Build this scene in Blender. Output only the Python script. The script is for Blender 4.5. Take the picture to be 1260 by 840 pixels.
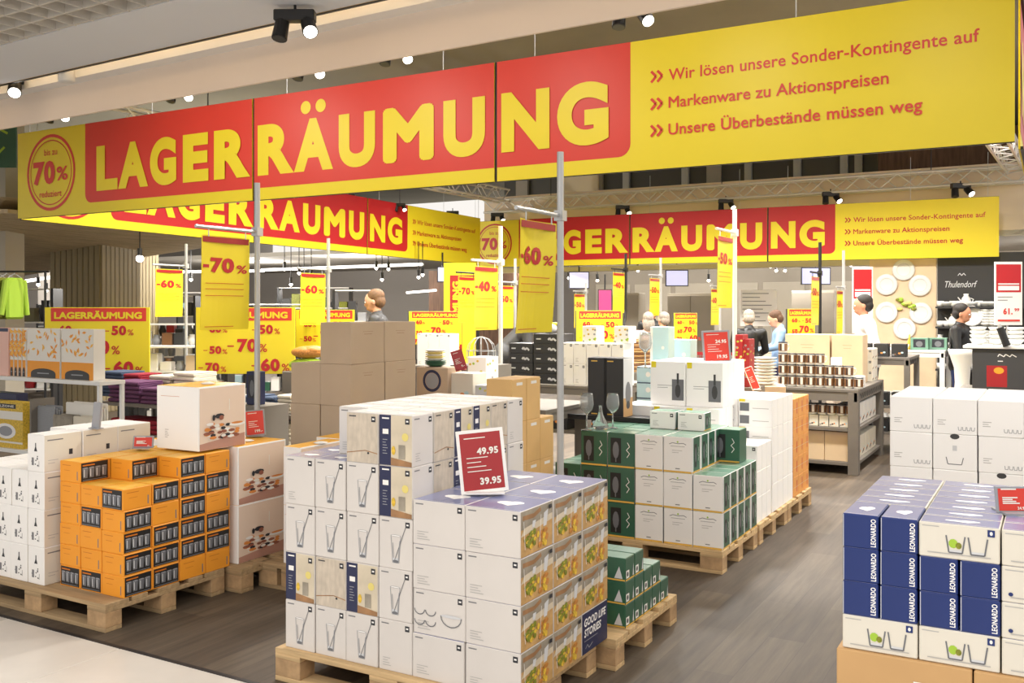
import bpy, bmesh, math, random
from mathutils import Vector, Matrix
for o in list(bpy.data.objects): bpy.data.objects.remove(o)
SC = bpy.context.scene
COL = SC.collection
random.seed(7)
PI = math.pi
# ------------------------------------------------------------ camera, world, light, exposure
TH = math.radians(29.8); CT, ST = math.cos(TH), math.sin(TH)
FPX, PCX, PCY, EYE = 1170.0, 630.0, 380.0, 1.65
cam_d = bpy.data.cameras.new('camera'); cam = bpy.data.objects.new('camera', cam_d); COL.objects.link(cam)
cam.location = (0, 0, EYE); cam.rotation_euler = (PI/2, 0, TH)
cam_d.sensor_width = 36; cam_d.lens = 36*FPX/1260.0
cam_d.shift_y = -(420-PCY)/1260.0
cam_d.clip_end = 200
SC.camera = cam
wd = bpy.data.worlds.new('store_ambience'); SC.world = wd; wd.use_nodes = True
wd.node_tree.nodes['Background'].inputs[0].default_value = (1.0, 0.955, 0.90, 1)
wd.node_tree.nodes['Background'].inputs[1].default_value = 0.9
SC.view_settings.view_transform = 'Standard'; SC.view_settings.look = 'None'
SC.view_settings.exposure = 0.12; SC.view_settings.gamma = 1.0; SC.view_settings.use_curve_mapping = False
def lamp(name, kind, loc, power, rot=(0, 0, 0), color=(1, .95, .88), **k):
    d = bpy.data.lights.new(name, kind); d.energy = power; d.color = color
    for a, v in k.items(): setattr(d, a, v)
    o = bpy.data.objects.new(name, d); COL.objects.link(o); o.location = loc; o.rotation_euler = rot
    return o
def area(name, loc, sx, sy, power, rot=(0, 0, 0)):
    return lamp(name, 'AREA', loc, power, rot, shape='RECTANGLE', size=sx, size_y=sy)
area('unseen_fill_light', (-3.0, 0.6, 3.5), 5.0, 1.4, 55)  # area fills added out of view to light the foreground, no fixtures there
area('unseen_fill_light', (0.6, 1.0, 3.5), 3.0, 3.0, 50)
area('unseen_fill_light', (-1.0, -2.2, 3.5), 6.0, 2.0, 60, (math.radians(28), 0, 0))  # tilted fill added behind the camera for the front-facing cartons
for X in (-7.8, -5.6, -3.3, -1.0):
    for Y in (8.0, 11.0, 14.2):
        lamp('hall_lamp', 'SPOT', (X, Y, 4.9), 560, spot_size=math.radians(150), spot_blend=.6, shadow_soft_size=.22)
for X, Y in ((-15, 9), (-13.5, 13), (-18, 14), (-15, 18), (-11, 20), (-19, 19)):
    lamp('side_hall_lamp', 'POINT', (X, Y, 2.55), 280, shadow_soft_size=.06)
for X, Y in ((-8, 20.4), (-5, 20.4), (-2, 20.4), (.3, 19.6)):
    lamp('back_hall_lamp', 'POINT', (X, Y, 2.85), 200, shadow_soft_size=.06)
for X, pw in ((-10.4, 105), (-8.8, 90), (-7.2, 80), (-5.6, 66), (-4.0, 54), (-2.3, 44), (-.8, 28)):
    lamp('banner_wash', 'SPOT', (X, 5.2, 3.75), pw*.62, (math.radians(66), 0, 0), spot_size=math.radians(130), spot_blend=.8, shadow_soft_size=.05)  # spots added out of sight behind the fascia to brighten the near banner
lamp('unseen_box_fill', 'SPOT', (0.4, 4.2, 3.5), 150, spot_size=math.radians(140), spot_blend=.8, shadow_soft_size=.15)  # added out-of-view spot that lifts the bright white boxes at right
area('unseen_fill_light', (2.6, 8.5, 4.6), 3.0, 5.0, 120, (0, math.radians(48), 0))  # this and the next: unseen side fills added to lighten the shaded flags
area('unseen_fill_light', (2.6, 14.5, 4.2), 3.0, 4.0, 80, (0, math.radians(48), 0))
area('cove_light', (-4.0, 4.73, 3.665), 17, .05, 20, (PI, 0, math.radians(-2.4)))
# ------------------------------------------------------------ pixel helpers (only turn measurements into real-world metres)
def W(px, Z):
    x = (px-PCX)/FPX*Z
    return (CT*x-ST*Z, ST*x+CT*Z)
def HZ(py, Z): return EYE-(py-PCY)*Z/FPX
def onY(px, Y):
    r = (px-PCX)/FPX; Z = Y/(ST*r+CT); return W(px, Z)[0], Z
def onX(px, X):
    r = (px-PCX)/FPX; Z = X/(CT*r-ST); return W(px, Z)[1], Z
# ------------------------------------------------------------ materials
def s2l(c):
    c = c/255.0
    return c/12.92 if c <= .04045 else ((c+.055)/1.055)**2.4
MATS = {}
def M(name, rgb=None, rough=.6, metal=0.0, noise=None, bump=None, emit=0, spec=None, trans=0, coat=0):
    if name in MATS: return MATS[name]
    m = bpy.data.materials.new(name); m.use_nodes = True
    nt = m.node_tree; b = nt.nodes['Principled BSDF']
    c = tuple(s2l(v) for v in rgb)+(1,)
    b.inputs['Base Color'].default_value = c
    b.inputs['Roughness'].default_value = rough; b.inputs['Metallic'].default_value = metal
    if spec is not None: b.inputs['Specular IOR Level'].default_value = spec
    if coat: b.inputs['Coat Weight'].default_value = coat; b.inputs['Coat Roughness'].default_value = .15
    if trans: b.inputs['Transmission Weight'].default_value = trans; b.inputs['IOR'].default_value = 1.3
    if emit:
        b.inputs['Emission Color'].default_value = c; b.inputs['Emission Strength'].default_value = emit
    tc = nt.nodes.new('ShaderNodeTexCoord')
    if noise:
        mp = nt.nodes.new('ShaderNodeMapping'); nt.links.new(tc.outputs['Object'], mp.inputs[0])
        mp.inputs['Scale'].default_value = noise[2] if len(noise) > 2 else (1, 1, 1)
        n = nt.nodes.new('ShaderNodeTexNoise'); n.inputs['Scale'].default_value = noise[0]; n.inputs['Detail'].default_value = 4
        nt.links.new(mp.outputs[0], n.inputs['Vector'])
        mr = nt.nodes.new('ShaderNodeMapRange'); mr.inputs[1].default_value = .3; mr.inputs[2].default_value = .7
        mr.inputs[3].default_value = 1-noise[1]; mr.inputs[4].default_value = 1+noise[1]
        nt.links.new(n.outputs['Fac'], mr.inputs[0])
        hs = nt.nodes.new('ShaderNodeHueSaturation'); hs.inputs['Color'].default_value = c
        nt.links.new(mr.outputs[0], hs.inputs['Value']); nt.links.new(hs.outputs[0], b.inputs['Base Color'])
    if bump:
        n2 = nt.nodes.new('ShaderNodeTexNoise'); n2.inputs['Scale'].default_value = bump[0]; n2.inputs['Detail'].default_value = 3
        nt.links.new(tc.outputs['Object'], n2.inputs['Vector'])
        bp = nt.nodes.new('ShaderNodeBump'); bp.inputs['Strength'].default_value = bump[1]; bp.inputs['Distance'].default_value = .01
        nt.links.new(n2.outputs['Fac'], bp.inputs['Height']); nt.links.new(bp.outputs[0], b.inputs['Normal'])
    MATS[name] = m
    return m
M('yellow', (232, 212, 36), .45, noise=(1.5, .015)); M('red', (212, 58, 44), .45); M('deep_red', (186, 26, 34), .45)
M('sign_red', (160, 28, 34), .4); M('dark_sign_red', (150, 26, 34), .4); M('cream', (232, 228, 220), .6)
M('white', (238, 236, 234), .55, noise=(3, .02)); M('bright_white', (248, 247, 246), .5); M('carton_white', (212, 207, 203), .55, noise=(4, .03), bump=(9, .08))
M('offwhite', (221, 216, 204), .6, noise=(4, .02)); M('ink', (40, 42, 50), .5); M('grey_ink', (120, 120, 124), .6); M('pale_ink', (178, 176, 174), .6)
M('navy', (34, 40, 76), .45); M('leo_navy', (24, 46, 108), .4, noise=(5, .05)); M('truss_silver', (216, 214, 210), .4, metal=.25); M('lavender', (128, 134, 178), .3, noise=(4, .06), coat=.5)
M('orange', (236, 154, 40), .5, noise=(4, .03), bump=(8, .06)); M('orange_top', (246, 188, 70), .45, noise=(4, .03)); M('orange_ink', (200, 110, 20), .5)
M('black', (26, 26, 28), .45); M('soft_black', (44, 44, 46), .5); M('charcoal', (60, 60, 62), .55)
M('glass_grey', (150, 152, 158), .4); M('glass_light', (206, 208, 212), .4); M('glass_mid', (108, 110, 116), .4)
M('pine', (200, 170, 126), .75, noise=(3, .22, (1, 12, 12)), bump=(30, .25)); M('pine_block', (176, 144, 106), .8, noise=(14, .25), bump=(40, .3))
M('grey_pine', (166, 140, 104), .8, noise=(3, .22, (1, 12, 12)), bump=(30, .25))
M('kraft', (198, 158, 108), .75, noise=(5, .04), bump=(20, .05)); M('tan_carton', (222, 182, 122), .7, noise=(5, .04)); M('taupe_carton', (186, 166, 144), .75, noise=(5, .03), bump=(12, .05))
M('tape', (206, 190, 160), .3); M('orange_kraft', (222, 156, 84), .7, noise=(6, .06)); M('strap', (222, 178, 78), .5)
M('green_box', (44, 92, 70), .4, noise=(5, .06), coat=.3); M('green_top', (110, 150, 130), .3, noise=(4, .08), coat=.4)
M('steel', (188, 190, 192), .42, metal=.45); M('white_metal', (232, 232, 230), .4); M('dark_metal', (52, 52, 54), .45, metal=.4)
M('skin', (224, 170, 140), .55); M('skin_dark', (196, 138, 108), .55); M('hair_brown', (92, 66, 48), .7, noise=(40, .3)); M('hair_black', (34, 28, 26), .6, noise=(40, .3))
M('hair_blond', (118, 88, 62), .7, noise=(40, .25)); M('hair_grey', (160, 150, 140), .7, noise=(40, .25))
M('food_bg', (230, 208, 190), .5); M('food_brown', (150, 92, 74), .5); M('food_orange', (220, 140, 70), .5); M('food_wood', (186, 140, 124), .5)
M('photo_beige', (196, 184, 168), .5, noise=(16, .14, (3, 1, 1))); M('photo_beige2', (206, 194, 172), .5, noise=(12, .1)); M('photo_brown', (150, 112, 76), .5, noise=(14, .3))
M('photo_tan', (190, 152, 98), .5, noise=(18, .2)); M('photo_grey', (150, 142, 128), .5, noise=(14, .25)); M('leaf_green', (130, 134, 40), .5, noise=(60, .4)); M('lime', (160, 196, 60), .5)
M('herb_yellow', (214, 178, 60), .5, noise=(60, .3)); M('herb_orange', (190, 128, 58), .5, noise=(60, .3)); M('lemon', (222, 206, 120), .5)
M('ice_blue', (186, 216, 226), .5, noise=(5, .04)); M('pink', (236, 190, 176), .6)
M('purple_towel', (104, 62, 98), .95, bump=(60, .5)); M('cream_towel', (222, 214, 196), .95, bump=(60, .5)); M('grey_towel', (150, 152, 156), .95, bump=(60, .5))
M('blue_towel', (70, 84, 108), .95, bump=(60, .5)); M('red_towel', (150, 34, 50), .95, bump=(60, .5)); M('olive_towel', (120, 116, 96), .95, bump=(60, .5))
M('shelf_grey', (122, 116, 108), .6, noise=(4, .06)); M('table_grey', (112, 106, 100), .6, noise=(6, .08)); M('light_wood', (214, 190, 158), .6, noise=(3, .08, (1, 8, 1)))
M('porcelain', (226, 226, 222), .25); M('rim_grey', (190, 190, 188), .3); M('shirt_blue', (140, 172, 212), .6); M('brown_print', (126, 88, 56), .5); M('lens', (255, 246, 232), .3, emit=9)
M('tube_light', (255, 250, 242), .4, emit=3.2); M('screen', (196, 198, 236), .3, emit=.8); M('screen_red', (214, 60, 110), .3, emit=.7)
M('clear', (226, 230, 232), .06, trans=.85, spec=.7)
# ------------------------------------------------------------ mesh builder
class MB:
    def __init__(s): s.bm = bmesh.new(); s.mats = []
    def mi(s, m):
        if m not in s.mats: s.mats.append(m)
        return s.mats.index(m)
    def _fin(s, geo, m):
        i = s.mi(m)
        for f in geo: f.material_index = i
    def box(s, x0, x1, y0, y1, z0, z1, m='white', rz=0, bev=0):
        r = bmesh.ops.create_cube(s.bm, size=1)
        v = r['verts']; c = Vector(((x0+x1)/2, (y0+y1)/2, (z0+z1)/2))
        for q in v: q.co = Vector((q.co.x*(x1-x0), q.co.y*(y1-y0), q.co.z*(z1-z0)))
        fs = list({f for q in v for f in q.link_faces}); s._fin(fs, m)
        if bev:
            es = list({e for q in v for e in q.link_edges})
            r2 = bmesh.ops.bevel(s.bm, geom=es+v, offset=bev, segments=1, affect='EDGES', clamp_overlap=True)
            v = list({q for f in r2['faces'] for q in f.verts} | {q for q in v if q.is_valid})
            s._fin(r2['faces'], m)
        if rz: bmesh.ops.rotate(s.bm, verts=v, cent=(0, 0, 0), matrix=Matrix.Rotation(rz, 3, 'Z'))
        bmesh.ops.translate(s.bm, verts=v, vec=c)
        return v
    def quad(s, pts, m):
        f = s.bm.faces.new([s.bm.verts.new(p) for p in pts]); s._fin([f], m)
    def tube(s, a, b, r, m, n=10, r2=None):
        a = Vector(a); b = Vector(b); d = b-a; L = d.length
        if L < 1e-6: return
        q = bmesh.ops.create_cone(s.bm, cap_ends=True, segments=n, radius1=r, radius2=r if r2 is None else r2, depth=L)
        R = d.to_track_quat('Z', 'Y').to_matrix().to_4x4(); T = Matrix.Translation((a+b)/2) @ R
        bmesh.ops.transform(s.bm, matrix=T, verts=q['verts'])
        s._fin({f for v in q['verts'] for f in v.link_faces}, m)
    def lathe(s, prof, c, m, n=16):
        rings = []
        for r, z in prof:
            rings.append([s.bm.verts.new((c[0]+max(r, 1e-4)*math.cos(2*PI*k/n), c[1]+max(r, 1e-4)*math.sin(2*PI*k/n), c[2]+z)) for k in range(n)])
        i = s.mi(m)
        for A, B in zip(rings, rings[1:]):
            for k in range(n):
                f = s.bm.faces.new((A[k], A[(k+1) % n], B[(k+1) % n], B[k])); f.material_index = i; f.smooth = True
    def ball(s, c, r, m, n=12, rot=None):
        q = bmesh.ops.create_uvsphere(s.bm, u_segments=n, v_segments=max(6, n*2//3), radius=1)
        rr = r if isinstance(r, (tuple, list)) else (r, r, r)
        T = Matrix.Translation(c) @ (rot.to_4x4() if rot else Matrix.Identity(4)) @ Matrix.Diagonal((*rr, 1))
        bmesh.ops.transform(s.bm, matrix=T, verts=q['verts'])
        fs = {f for v in q['verts'] for f in v.link_faces}; s._fin(fs, m)
        for f in fs: f.smooth = True
    def mesh(s, name):
        me = bpy.data.meshes.new(name)
        bmesh.ops.recalc_face_normals(s.bm, faces=s.bm.faces)
        s.bm.to_mesh(me); s.bm.free()
        for m in s.mats: me.materials.append(MATS[m])
        return me
    def build(s, name, parent=None, loc=(0, 0, 0), rz=0):
        return obj(name, s.mesh(name), parent, loc, rz)
def obj(name, me, parent=None, loc=(0, 0, 0), rz=0, rot=None):
    o = bpy.data.objects.new(name, me); COL.objects.link(o)
    if parent: o.parent = parent
    o.location = loc; o.rotation_euler = rot if rot else (0, 0, rz)
    return o
def tag(o, label=None, cat=None, group=None, kind=None):
    if label: o['label'] = label
    if cat: o['category'] = cat
    if group: o['group'] = group
    if kind: o['kind'] = kind
    return o
def thing(name, label, cat, loc=(0, 0, 0), rz=0, group=None):
    o = obj(name, None, None, loc, rz); o.empty_display_size = .1
    return tag(o, label, cat, group)
def struct(name, mb): return tag(mb.build(name), kind='structure')
ORD = ['first', 'second', 'third', 'fourth', 'fifth', 'sixth', 'seventh', 'eighth', 'ninth', 'tenth', 'eleventh', 'twelfth']
# ------------------------------------------------------------ flat print (lettering, pictures) as thin geometry, local X right, Z up, facing -Y
GLY = {}
def glyphs(txt, bold):
    k = (txt, bold)
    if k not in GLY and ('M' in txt or txt == 'Ä') and bold > .004:
        vs, fs = glyphs(txt, 0); V = []; F = []
        vs = [(x*(1+bold*2.2), z) for x, z, _ in vs] if len(txt) > 1 else [(x, z) for x, z, _ in vs]
        n = 4 if bold < .03 else 12
        for c in range(n):
            q = len(V); dx, dz = bold*math.cos(2*PI*c/n+.4), bold*math.sin(2*PI*c/n+.4)
            V += [(x+dx, z+dz, c*.15) for x, z in vs]; F += [tuple(q+j for j in f) for f in fs]
        GLY[k] = (V, F)
    if k not in GLY:
        cu = bpy.data.curves.new('t', 'FONT'); cu.body = txt; cu.size = 1; cu.offset = bold; cu.resolution_u = 8 if len(txt) == 1 else 3
        if bold > 0: cu.space_character = 1+bold*2.2
        o = bpy.data.objects.new('t', cu); COL.objects.link(o)
        bpy.context.view_layer.update()
        me = bpy.data.meshes.new_from_object(o.evaluated_get(bpy.context.evaluated_depsgraph_get()))
        vs = [(v.co.x, v.co.y, 0) for v in me.vertices]; fs = [tuple(p.vertices) for p in me.polygons]
        bpy.data.objects.remove(o); bpy.data.curves.remove(cu); bpy.data.meshes.remove(me)
        GLY[k] = (vs, fs)
    return GLY[k]
class Art:
    def __init__(s, step=.0002): s.V = []; s.F = []; s.I = []; s.m = []; s.L = 0; s.step = step
    def mi(s, m):
        if m not in s.m: s.m.append(m)
        return s.m.index(m)
    def poly(s, pts, m, lay=True):
        s.L += 1 if lay else .3
        n = len(s.V); y = -s.step*s.L
        area2 = sum(pts[i][0]*pts[(i+1) % len(pts)][1]-pts[(i+1) % len(pts)][0]*pts[i][1] for i in range(len(pts)))
        if area2 < 0: pts = pts[::-1]
        s.V += [(x, y, z) for x, z in pts]; s.F.append(tuple(range(n, n+len(pts)))); s.I.append(s.mi(m)); return s
    def rect(s, x0, z0, x1, z1, m, lay=True): return s.poly([(x0, z0), (x1, z0), (x1, z1), (x0, z1)], m, lay)
    def ell(s, cx, cz, rx, rz, m, n=16, lay=True): return s.poly([(cx+rx*math.cos(2*PI*k/n), cz+rz*math.sin(2*PI*k/n)) for k in range(n)], m, lay)
    def ring(s, cx, cz, rx, rz, w, m, n=32):
        s.L += 1; y = -s.step*s.L
        for k in range(n):
            a, b = 2*PI*k/n, 2*PI*(k+1)/n; q = len(s.V)
            for (t, d) in ((a, 0), (b, 0), (b, w), (a, w)): s.V.append((cx+(rx-d)*math.cos(t), y, cz+(rz-d)*math.sin(t)))
            s.F.append((q+3, q+2, q+1, q)[::-1]); s.I.append(s.mi(m))
        return s
    def stroke(s, pts, w, m):
        s.L += 1; y = -s.step*s.L
        for (a, b) in zip(pts, pts[1:]):
            dx, dz = b[0]-a[0], b[1]-a[1]; L = math.hypot(dx, dz) or 1; nx, nz = -dz/L*w/2, dx/L*w/2; q = len(s.V)
            s.V += [(a[0]-nx, y, a[1]-nz), (b[0]-nx, y, b[1]-nz), (b[0]+nx, y, b[1]+nz), (a[0]+nx, y, a[1]+nz)]
            s.F.append((q, q+1, q+2, q+3)); s.I.append(s.mi(m))
        return s
    def text(s, t, x, z, cap, m, w=None, bold=.02, align='l', vert=False, shear=0):
        vs, fs = glyphs(t, bold)
        if not vs: return s
        vs = [(a+shear*b, b, c) for a, b, c in vs]
        x0 = min(v[0] for v in vs); x1 = max(v[0] for v in vs); k = cap/(.70+2*bold)
        kx = (w/(x1-x0)) if w else k
        tw = (x1-x0)*kx
        ox = x-(tw/2 if align == 'c' else tw if align == 'r' else 0)
        s.L += 1; y = -s.step*s.L; q = len(s.V); i = s.mi(m)
        for a, b, c in vs:
            u, v = (a-x0)*kx, (b+bold)*k; yy = y-c*s.step
            if vert: s.V.append((x-v, yy, z+u))
            else: s.V.append((ox+u, yy, z+v))
        for f in fs: s.F.append(tuple(q+j for j in f)); s.I.append(i)
        return s
    def lines(s, x, z, w, n, dz, m, h=.003):
        for k in range(n): s.rect(x, z-k*dz, x+w*(.6+.4*((k*7+3) % 5)/4), z-k*dz+h, m, lay=(k == 0))
        return s
    def mesh(s, name):
        me = bpy.data.meshes.new(name); me.from_pydata(s.V, [], s.F)
        for m in s.m: me.materials.append(MATS[m])
        me.polygons.foreach_set('material_index', s.I); me.update()
        return me
FACE_ROT = {'F': (0, 0, 0), 'R': (0, 0, PI/2), 'T': (-PI/2, 0, 0), 'L': (0, 0, -PI/2)}
# ------------------------------------------------------------ print designs: f(a, w, h)
def d_badge(a, w, h, s=.022):
    a.rect(w-s*1.5, h-s*1.55, w-s*.5, h-s*.5, 'ink'); a.rect(w-s*1.25, h-s*1.15, w-s*.75, h-s*.85, 'white')
def d_plain(a, w, h):
    a.rect(.012, h-.016, .05, h-.011, 'grey_ink'); d_badge(a, w, h); a.lines(.02, .05, w*.25, 4, .010, 'pale_ink')
def d_straw(a, w, h):
    a.rect(.012, h-.016, .05, h-.011, 'grey_ink'); d_badge(a, w, h)
    x0, x1, b, t = w*.36, w*.66, h*.12, h*.66
    a.poly([(x0+.012, b+.004), (x1-.012, b+.004), (x1-.006, b+.02), (x0+.006, b+.02)], 'glass_light')
    a.stroke([(x0, t), (x0+.009, b), (x1-.009, b), (x1, t)], .0025, 'glass_grey'); a.ell((x0+x1)/2, t, (x1-x0)*.5, .004, 'glass_grey'); a.ell((x0+x1)/2, t, (x1-x0)*.46, .0025, 'white'); a.ell((x0+x1)/2, b+.006, (x1-x0)*.3, .006, 'glass_mid')
    a.stroke([(x0+.02, b+.012), (w*.82, h*.86)], .003, 'glass_mid'); a.stroke([(x1-.012, b+.01), (x1-.004, t-.02)], .003, 'glass_grey'); a.stroke([(x0+.014, b+.02), (x0+.01, t-.03)], .003, 'glass_grey')
def d_navyphoto(a, w, h):
    a.rect(0, 0, w*.36, h, 'navy'); a.rect(w*.36, 0, w, h, 'photo_beige2', False)
    a.rect(w*.08, h*.92, w*.3, h*.95, 'white'); a.rect(w*.1, h*.62, w*.28, h*.72, 'white', False)
    a.lines(w*.1, h*.5, w*.16, 6, h*.055, 'glass_grey')
    a.poly([(w*.36, 0), (w, 0), (w, h*.09), (w*.36, h*.16)], 'photo_brown'); a.ell(w*.8, h*.58, w*.1, w*.1, 'lemon')
    a.ell(w*.44, h*.3, w*.06, h*.09, 'herb_yellow', lay=False); a.rect(w*.6, h*.14, w*.8, h*.42, 'photo_grey', False); d_badge(a, w, h)
def d_beigephoto(a, w, h):
    a.rect(0, 0, w, h, 'photo_beige'); a.rect(.012, h-.016, .05, h-.011, 'ink')
    a.stroke([(0, h*.18), (w*.6, h*.25), (w, h*.2)], .004, 'photo_brown'); a.ell(w*.7, h*.2, .006, .005, 'ink', 8); d_badge(a, w, h)
def d_bowls(a, w, h):
    d_plain(a, w, h)
    def bowl(cx, cz, r): a.stroke([(cx+r*math.cos(t), cz+r*.85*math.sin(t)) for t in [PI+PI*k/8 for k in range(9)]], .004, 'glass_mid')
    for cx in (.12, .34):
        for cz in (.26, .5): bowl(w*cx, h*cz+.01, w*.1)
    bowl(w*.74, h*.5, w*.2); a.ell(w*.74, h*.5, w*.2, .006, 'glass_light')
def d_herb(a, w, h):
    a.rect(0, 0, w, h, 'photo_tan'); a.rect(0, h*.6, w, h, 'photo_grey', False)
    a.poly([(0, h*.45), (w, h*.6), (w, h*.74), (w*.1, h*.62)], 'photo_beige2'); a.stroke([(w*.05, h*.85), (w*.4, h*.83), (w*.62, h*.92)], .018, 'photo_brown')
    a.poly([(w*.7, h*.5), (w*.8, h*.5), (w*.86, h*.86), (w*.72, h*.8)], 'glass_light'); a.poly([(w*.34, h*.58), (w*.42, h*.57), (w*.46, h*.72), (w*.36, h*.72)], 'glass_light')
    rnd = random.Random(3)
    for k in range(40):
        mm = ('leaf_green', 'herb_yellow', 'leaf_green')[k % 3] if k % 9 < 5 else ('herb_orange', 'herb_yellow')[k % 2]
        cx = w*(.28 if k % 9 < 5 else .66)+rnd.uniform(-.16, .16)*w; cz = h*(.32 if k % 9 < 5 else .26)+rnd.uniform(-.15, .16)*h
        a.ell(cx, cz, w*(.04+.03*rnd.random()), h*(.03+.05*rnd.random()), mm, 7, lay=(k % 6 == 0))
    a.stroke([(w*.06, h*.78), (w*.1, h*.16)], .003, 'white'); a.stroke([(w*.55, h*.2), (w*.6, h*.8)], .003, 'white')
    a.rect(w*.86, h*.86, w*.95, h*.95, 'ink')
def d_goodlife(a, w, h):
    a.rect(0, 0, w, h, 'navy')
    a.text('GOOD LIFE', w*.08, h*.66, h*.2, 'white', w=w*.86, bold=.03, shear=.15); a.text('STORIES', w*.08, h*.4, h*.2, 'white', w=w*.66, bold=.03, shear=.15)
    a.rect(w*.08, h*.3, w*.6, h*.315, 'glass_grey'); a.stroke([(w*.12, h*.12), (w*.2, h*.2), (w*.26, h*.1), (w*.4, h*.18)], .004, 'glass_grey')
def d_heart(a, w, h):
    a.ell(w*.47, h*.47, w*.17, h*.11, 'bright_white', 12); a.ell(w*.62, h*.52, w*.14, h*.1, 'bright_white', 12, False); a.poly([(w*.32, h*.42), (w*.6, h*.28), (w*.74, h*.48)], 'bright_white')
    a.stroke([(0, h*.02), (w, h*.02)], .002, 'white')
def d_oplain(a, w, h):
    a.rect(w*.12, h*.8, w*.55, h*.83, 'orange_ink'); a.rect(w*.86, h*.12, w*.9, h*.55, 'grey_ink', False); a.rect(w*.2, h*.55, w*.5, h*.57, 'orange_ink', False)
def d_odark(a, w, h):
    a.rect(w*.03, h*.04, w*.97, h*.96, 'black'); a.rect(w*.08, h*.8, w*.5, h*.87, 'orange_ink')
    for k in range(4):
        cx = w*(.17+.22*k); cz = h*.2
        a.poly([(cx-w*.075, cz), (cx+w*.075, cz), (cx+w*.1, cz+h*.5), (cx-w*.1, cz+h*.5)], 'glass_mid', k == 0); a.rect(cx-w*.05, cz+.006, cx-w*.02, cz+h*.44, 'glass_light', k == 0); a.ell(cx, cz+h*.5, w*.1, h*.03, 'glass_grey', 10, k == 0)
    a.rect(w*.08, h*.08, w*.92, h*.12, 'glass_mid')
def d_carafe(a, w, h):
    a.poly([(w*.4, h*.55), (w*.6, h*.55), (w*.53, h*.67), (w*.53, h*.78), (w*.47, h*.78), (w*.47, h*.67)], 'ink')
    rnd = random.Random(5)
    for k in range(9): a.rect(w*(.25+.5*rnd.random()), h*(.1+.3*rnd.random()), w*(.25+.5*rnd.random()), h*(.1+.3*rnd.random()), 'grey_ink', False) if k % 3 == 0 else a.ell(w*(.25+.5*rnd.random()), h*(.12+.32*rnd.random()), w*.04, h*.018, 'ink', 7, False)
def d_carafe_side(a, w, h):
    a.rect(w*.08, h*.84, w*.5, h*.87, 'grey_ink'); a.poly([(w*.66, h*.4), (w*.76, h*.4), (w*.76, h*.55), (w*.66, h*.55)], 'ink'); a.lines(w*.1, h*.3, w*.3, 2, h*.08, 'pale_ink')
def d_food(a, w, h):
    a.rect(w*.02, 0, w*.98, h*.98, 'food_bg'); a.poly([(w*.02, 0), (w*.98, 0), (w*.98, h*.2), (w*.02, h*.1)], 'food_wood')
    rnd = random.Random(9)
    for k in range(46):
        t = rnd.random(); mm = ('food_brown', 'food_orange', 'cream', 'ink', 'food_orange', 'white', 'food_brown')[k % 7]
        a.ell(w*(.1+.72*t), h*(.17+.26*rnd.random()*(1-.3*t)), w*(.05+.03*rnd.random()), h*.025, mm, 8, lay=(k % 5 == 0))
    a.ell(w*.8, h*.36, w*.17, h*.035, 'white'); a.ell(w*.8, h*.38, w*.13, h*.018, 'food_orange'); a.ell(w*.3, h*.5, w*.03, h*.05, 'ink', 9); a.ell(w*.42, h*.52, w*.1, h*.04, 'ink', 9); a.ell(w*.46, h*.49, w*.05, h*.04, 'food_brown', 9); a.rect(w*.62, h*.6, w*.635, h*.78, 'cream')
def d_handle(a, w, h): a.rect(w*.1, h*.84, w*.55, h*.845, 'orange_ink'); a.lines(w*.2, h*.3, w*.1, 5, h*.03, 'pale_ink')
def d_lnavy(a, w, h): a.text('LEONARDO', w*.95, h*.06, w*.15, 'bright_white', w=h*.86, bold=.025, vert=True); a.rect(0, 0, w*.02, h, 'glass_light')
def d_tumblers(a, w, h, fruit='lime'):
    a.rect(w*.03, h*.9, w*.25, h*.93, 'pale_ink')
    for k, cx in enumerate((.46, .74)):
        x0, x1 = w*(cx-.12), w*(cx+.12); b, t = h*.18, h*.68
        a.poly([(x0+.009, b), (x1-.009, b), (x1-.008, b+.008), (x0+.008, b+.008)], 'glass_light'); a.stroke([(x0, t), (x0+.007, b), (x1-.007, b), (x1, t)], .004, 'glass_mid')
        if k == 0:
            a.ell(w*cx-.006, h*.45, w*.06, h*.14, 'lime' if fruit == 'lime' else 'food_orange', 9); a.ell(w*cx+.008, h*.4, w*.04, h*.1, 'leaf_green' if fruit == 'lime' else 'orange', 9)
    a.rect(w*.1, h*.12, w*.9, h*.15, 'pale_ink')
def d_lwhite(a, w, h): d_tumblers(a, w, h); a.rect(w*.86, h*.76, w*.95, h*.96, 'leo_navy'); a.ell(w*.905, h*.86, w*.02, h*.06, 'white', 8)
def d_lorange(a, w, h): d_tumblers(a, w, h, 'orange'); a.ell(w*.1, h*.22, w*.03, h*.06, 'leo_navy', 8)
def d_whiteset(a, w, h):
    a.lines(w*.1, h*.38, w*.22, 3, h*.06, 'pale_ink')
    for k in range(4): a.stroke([(w*(.58+.1*k), h*.22), (w*(.59+.1*k), h*.12), (w*(.65+.1*k), h*.12), (w*(.66+.1*k), h*.22)], .0025, 'glass_grey')
def d_whitehole(a, w, h):
    a.ell(w*.5, h*.96, w*.11, h*.08, 'charcoal', 12); a.stroke([(w*.3, h*.36), (w*.34, h*.16), (w*.66, h*.16), (w*.7, h*.36)], .004, 'glass_mid'); a.rect(w*.45, h*.55, w*.55, h*.7, 'glass_light')
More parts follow.
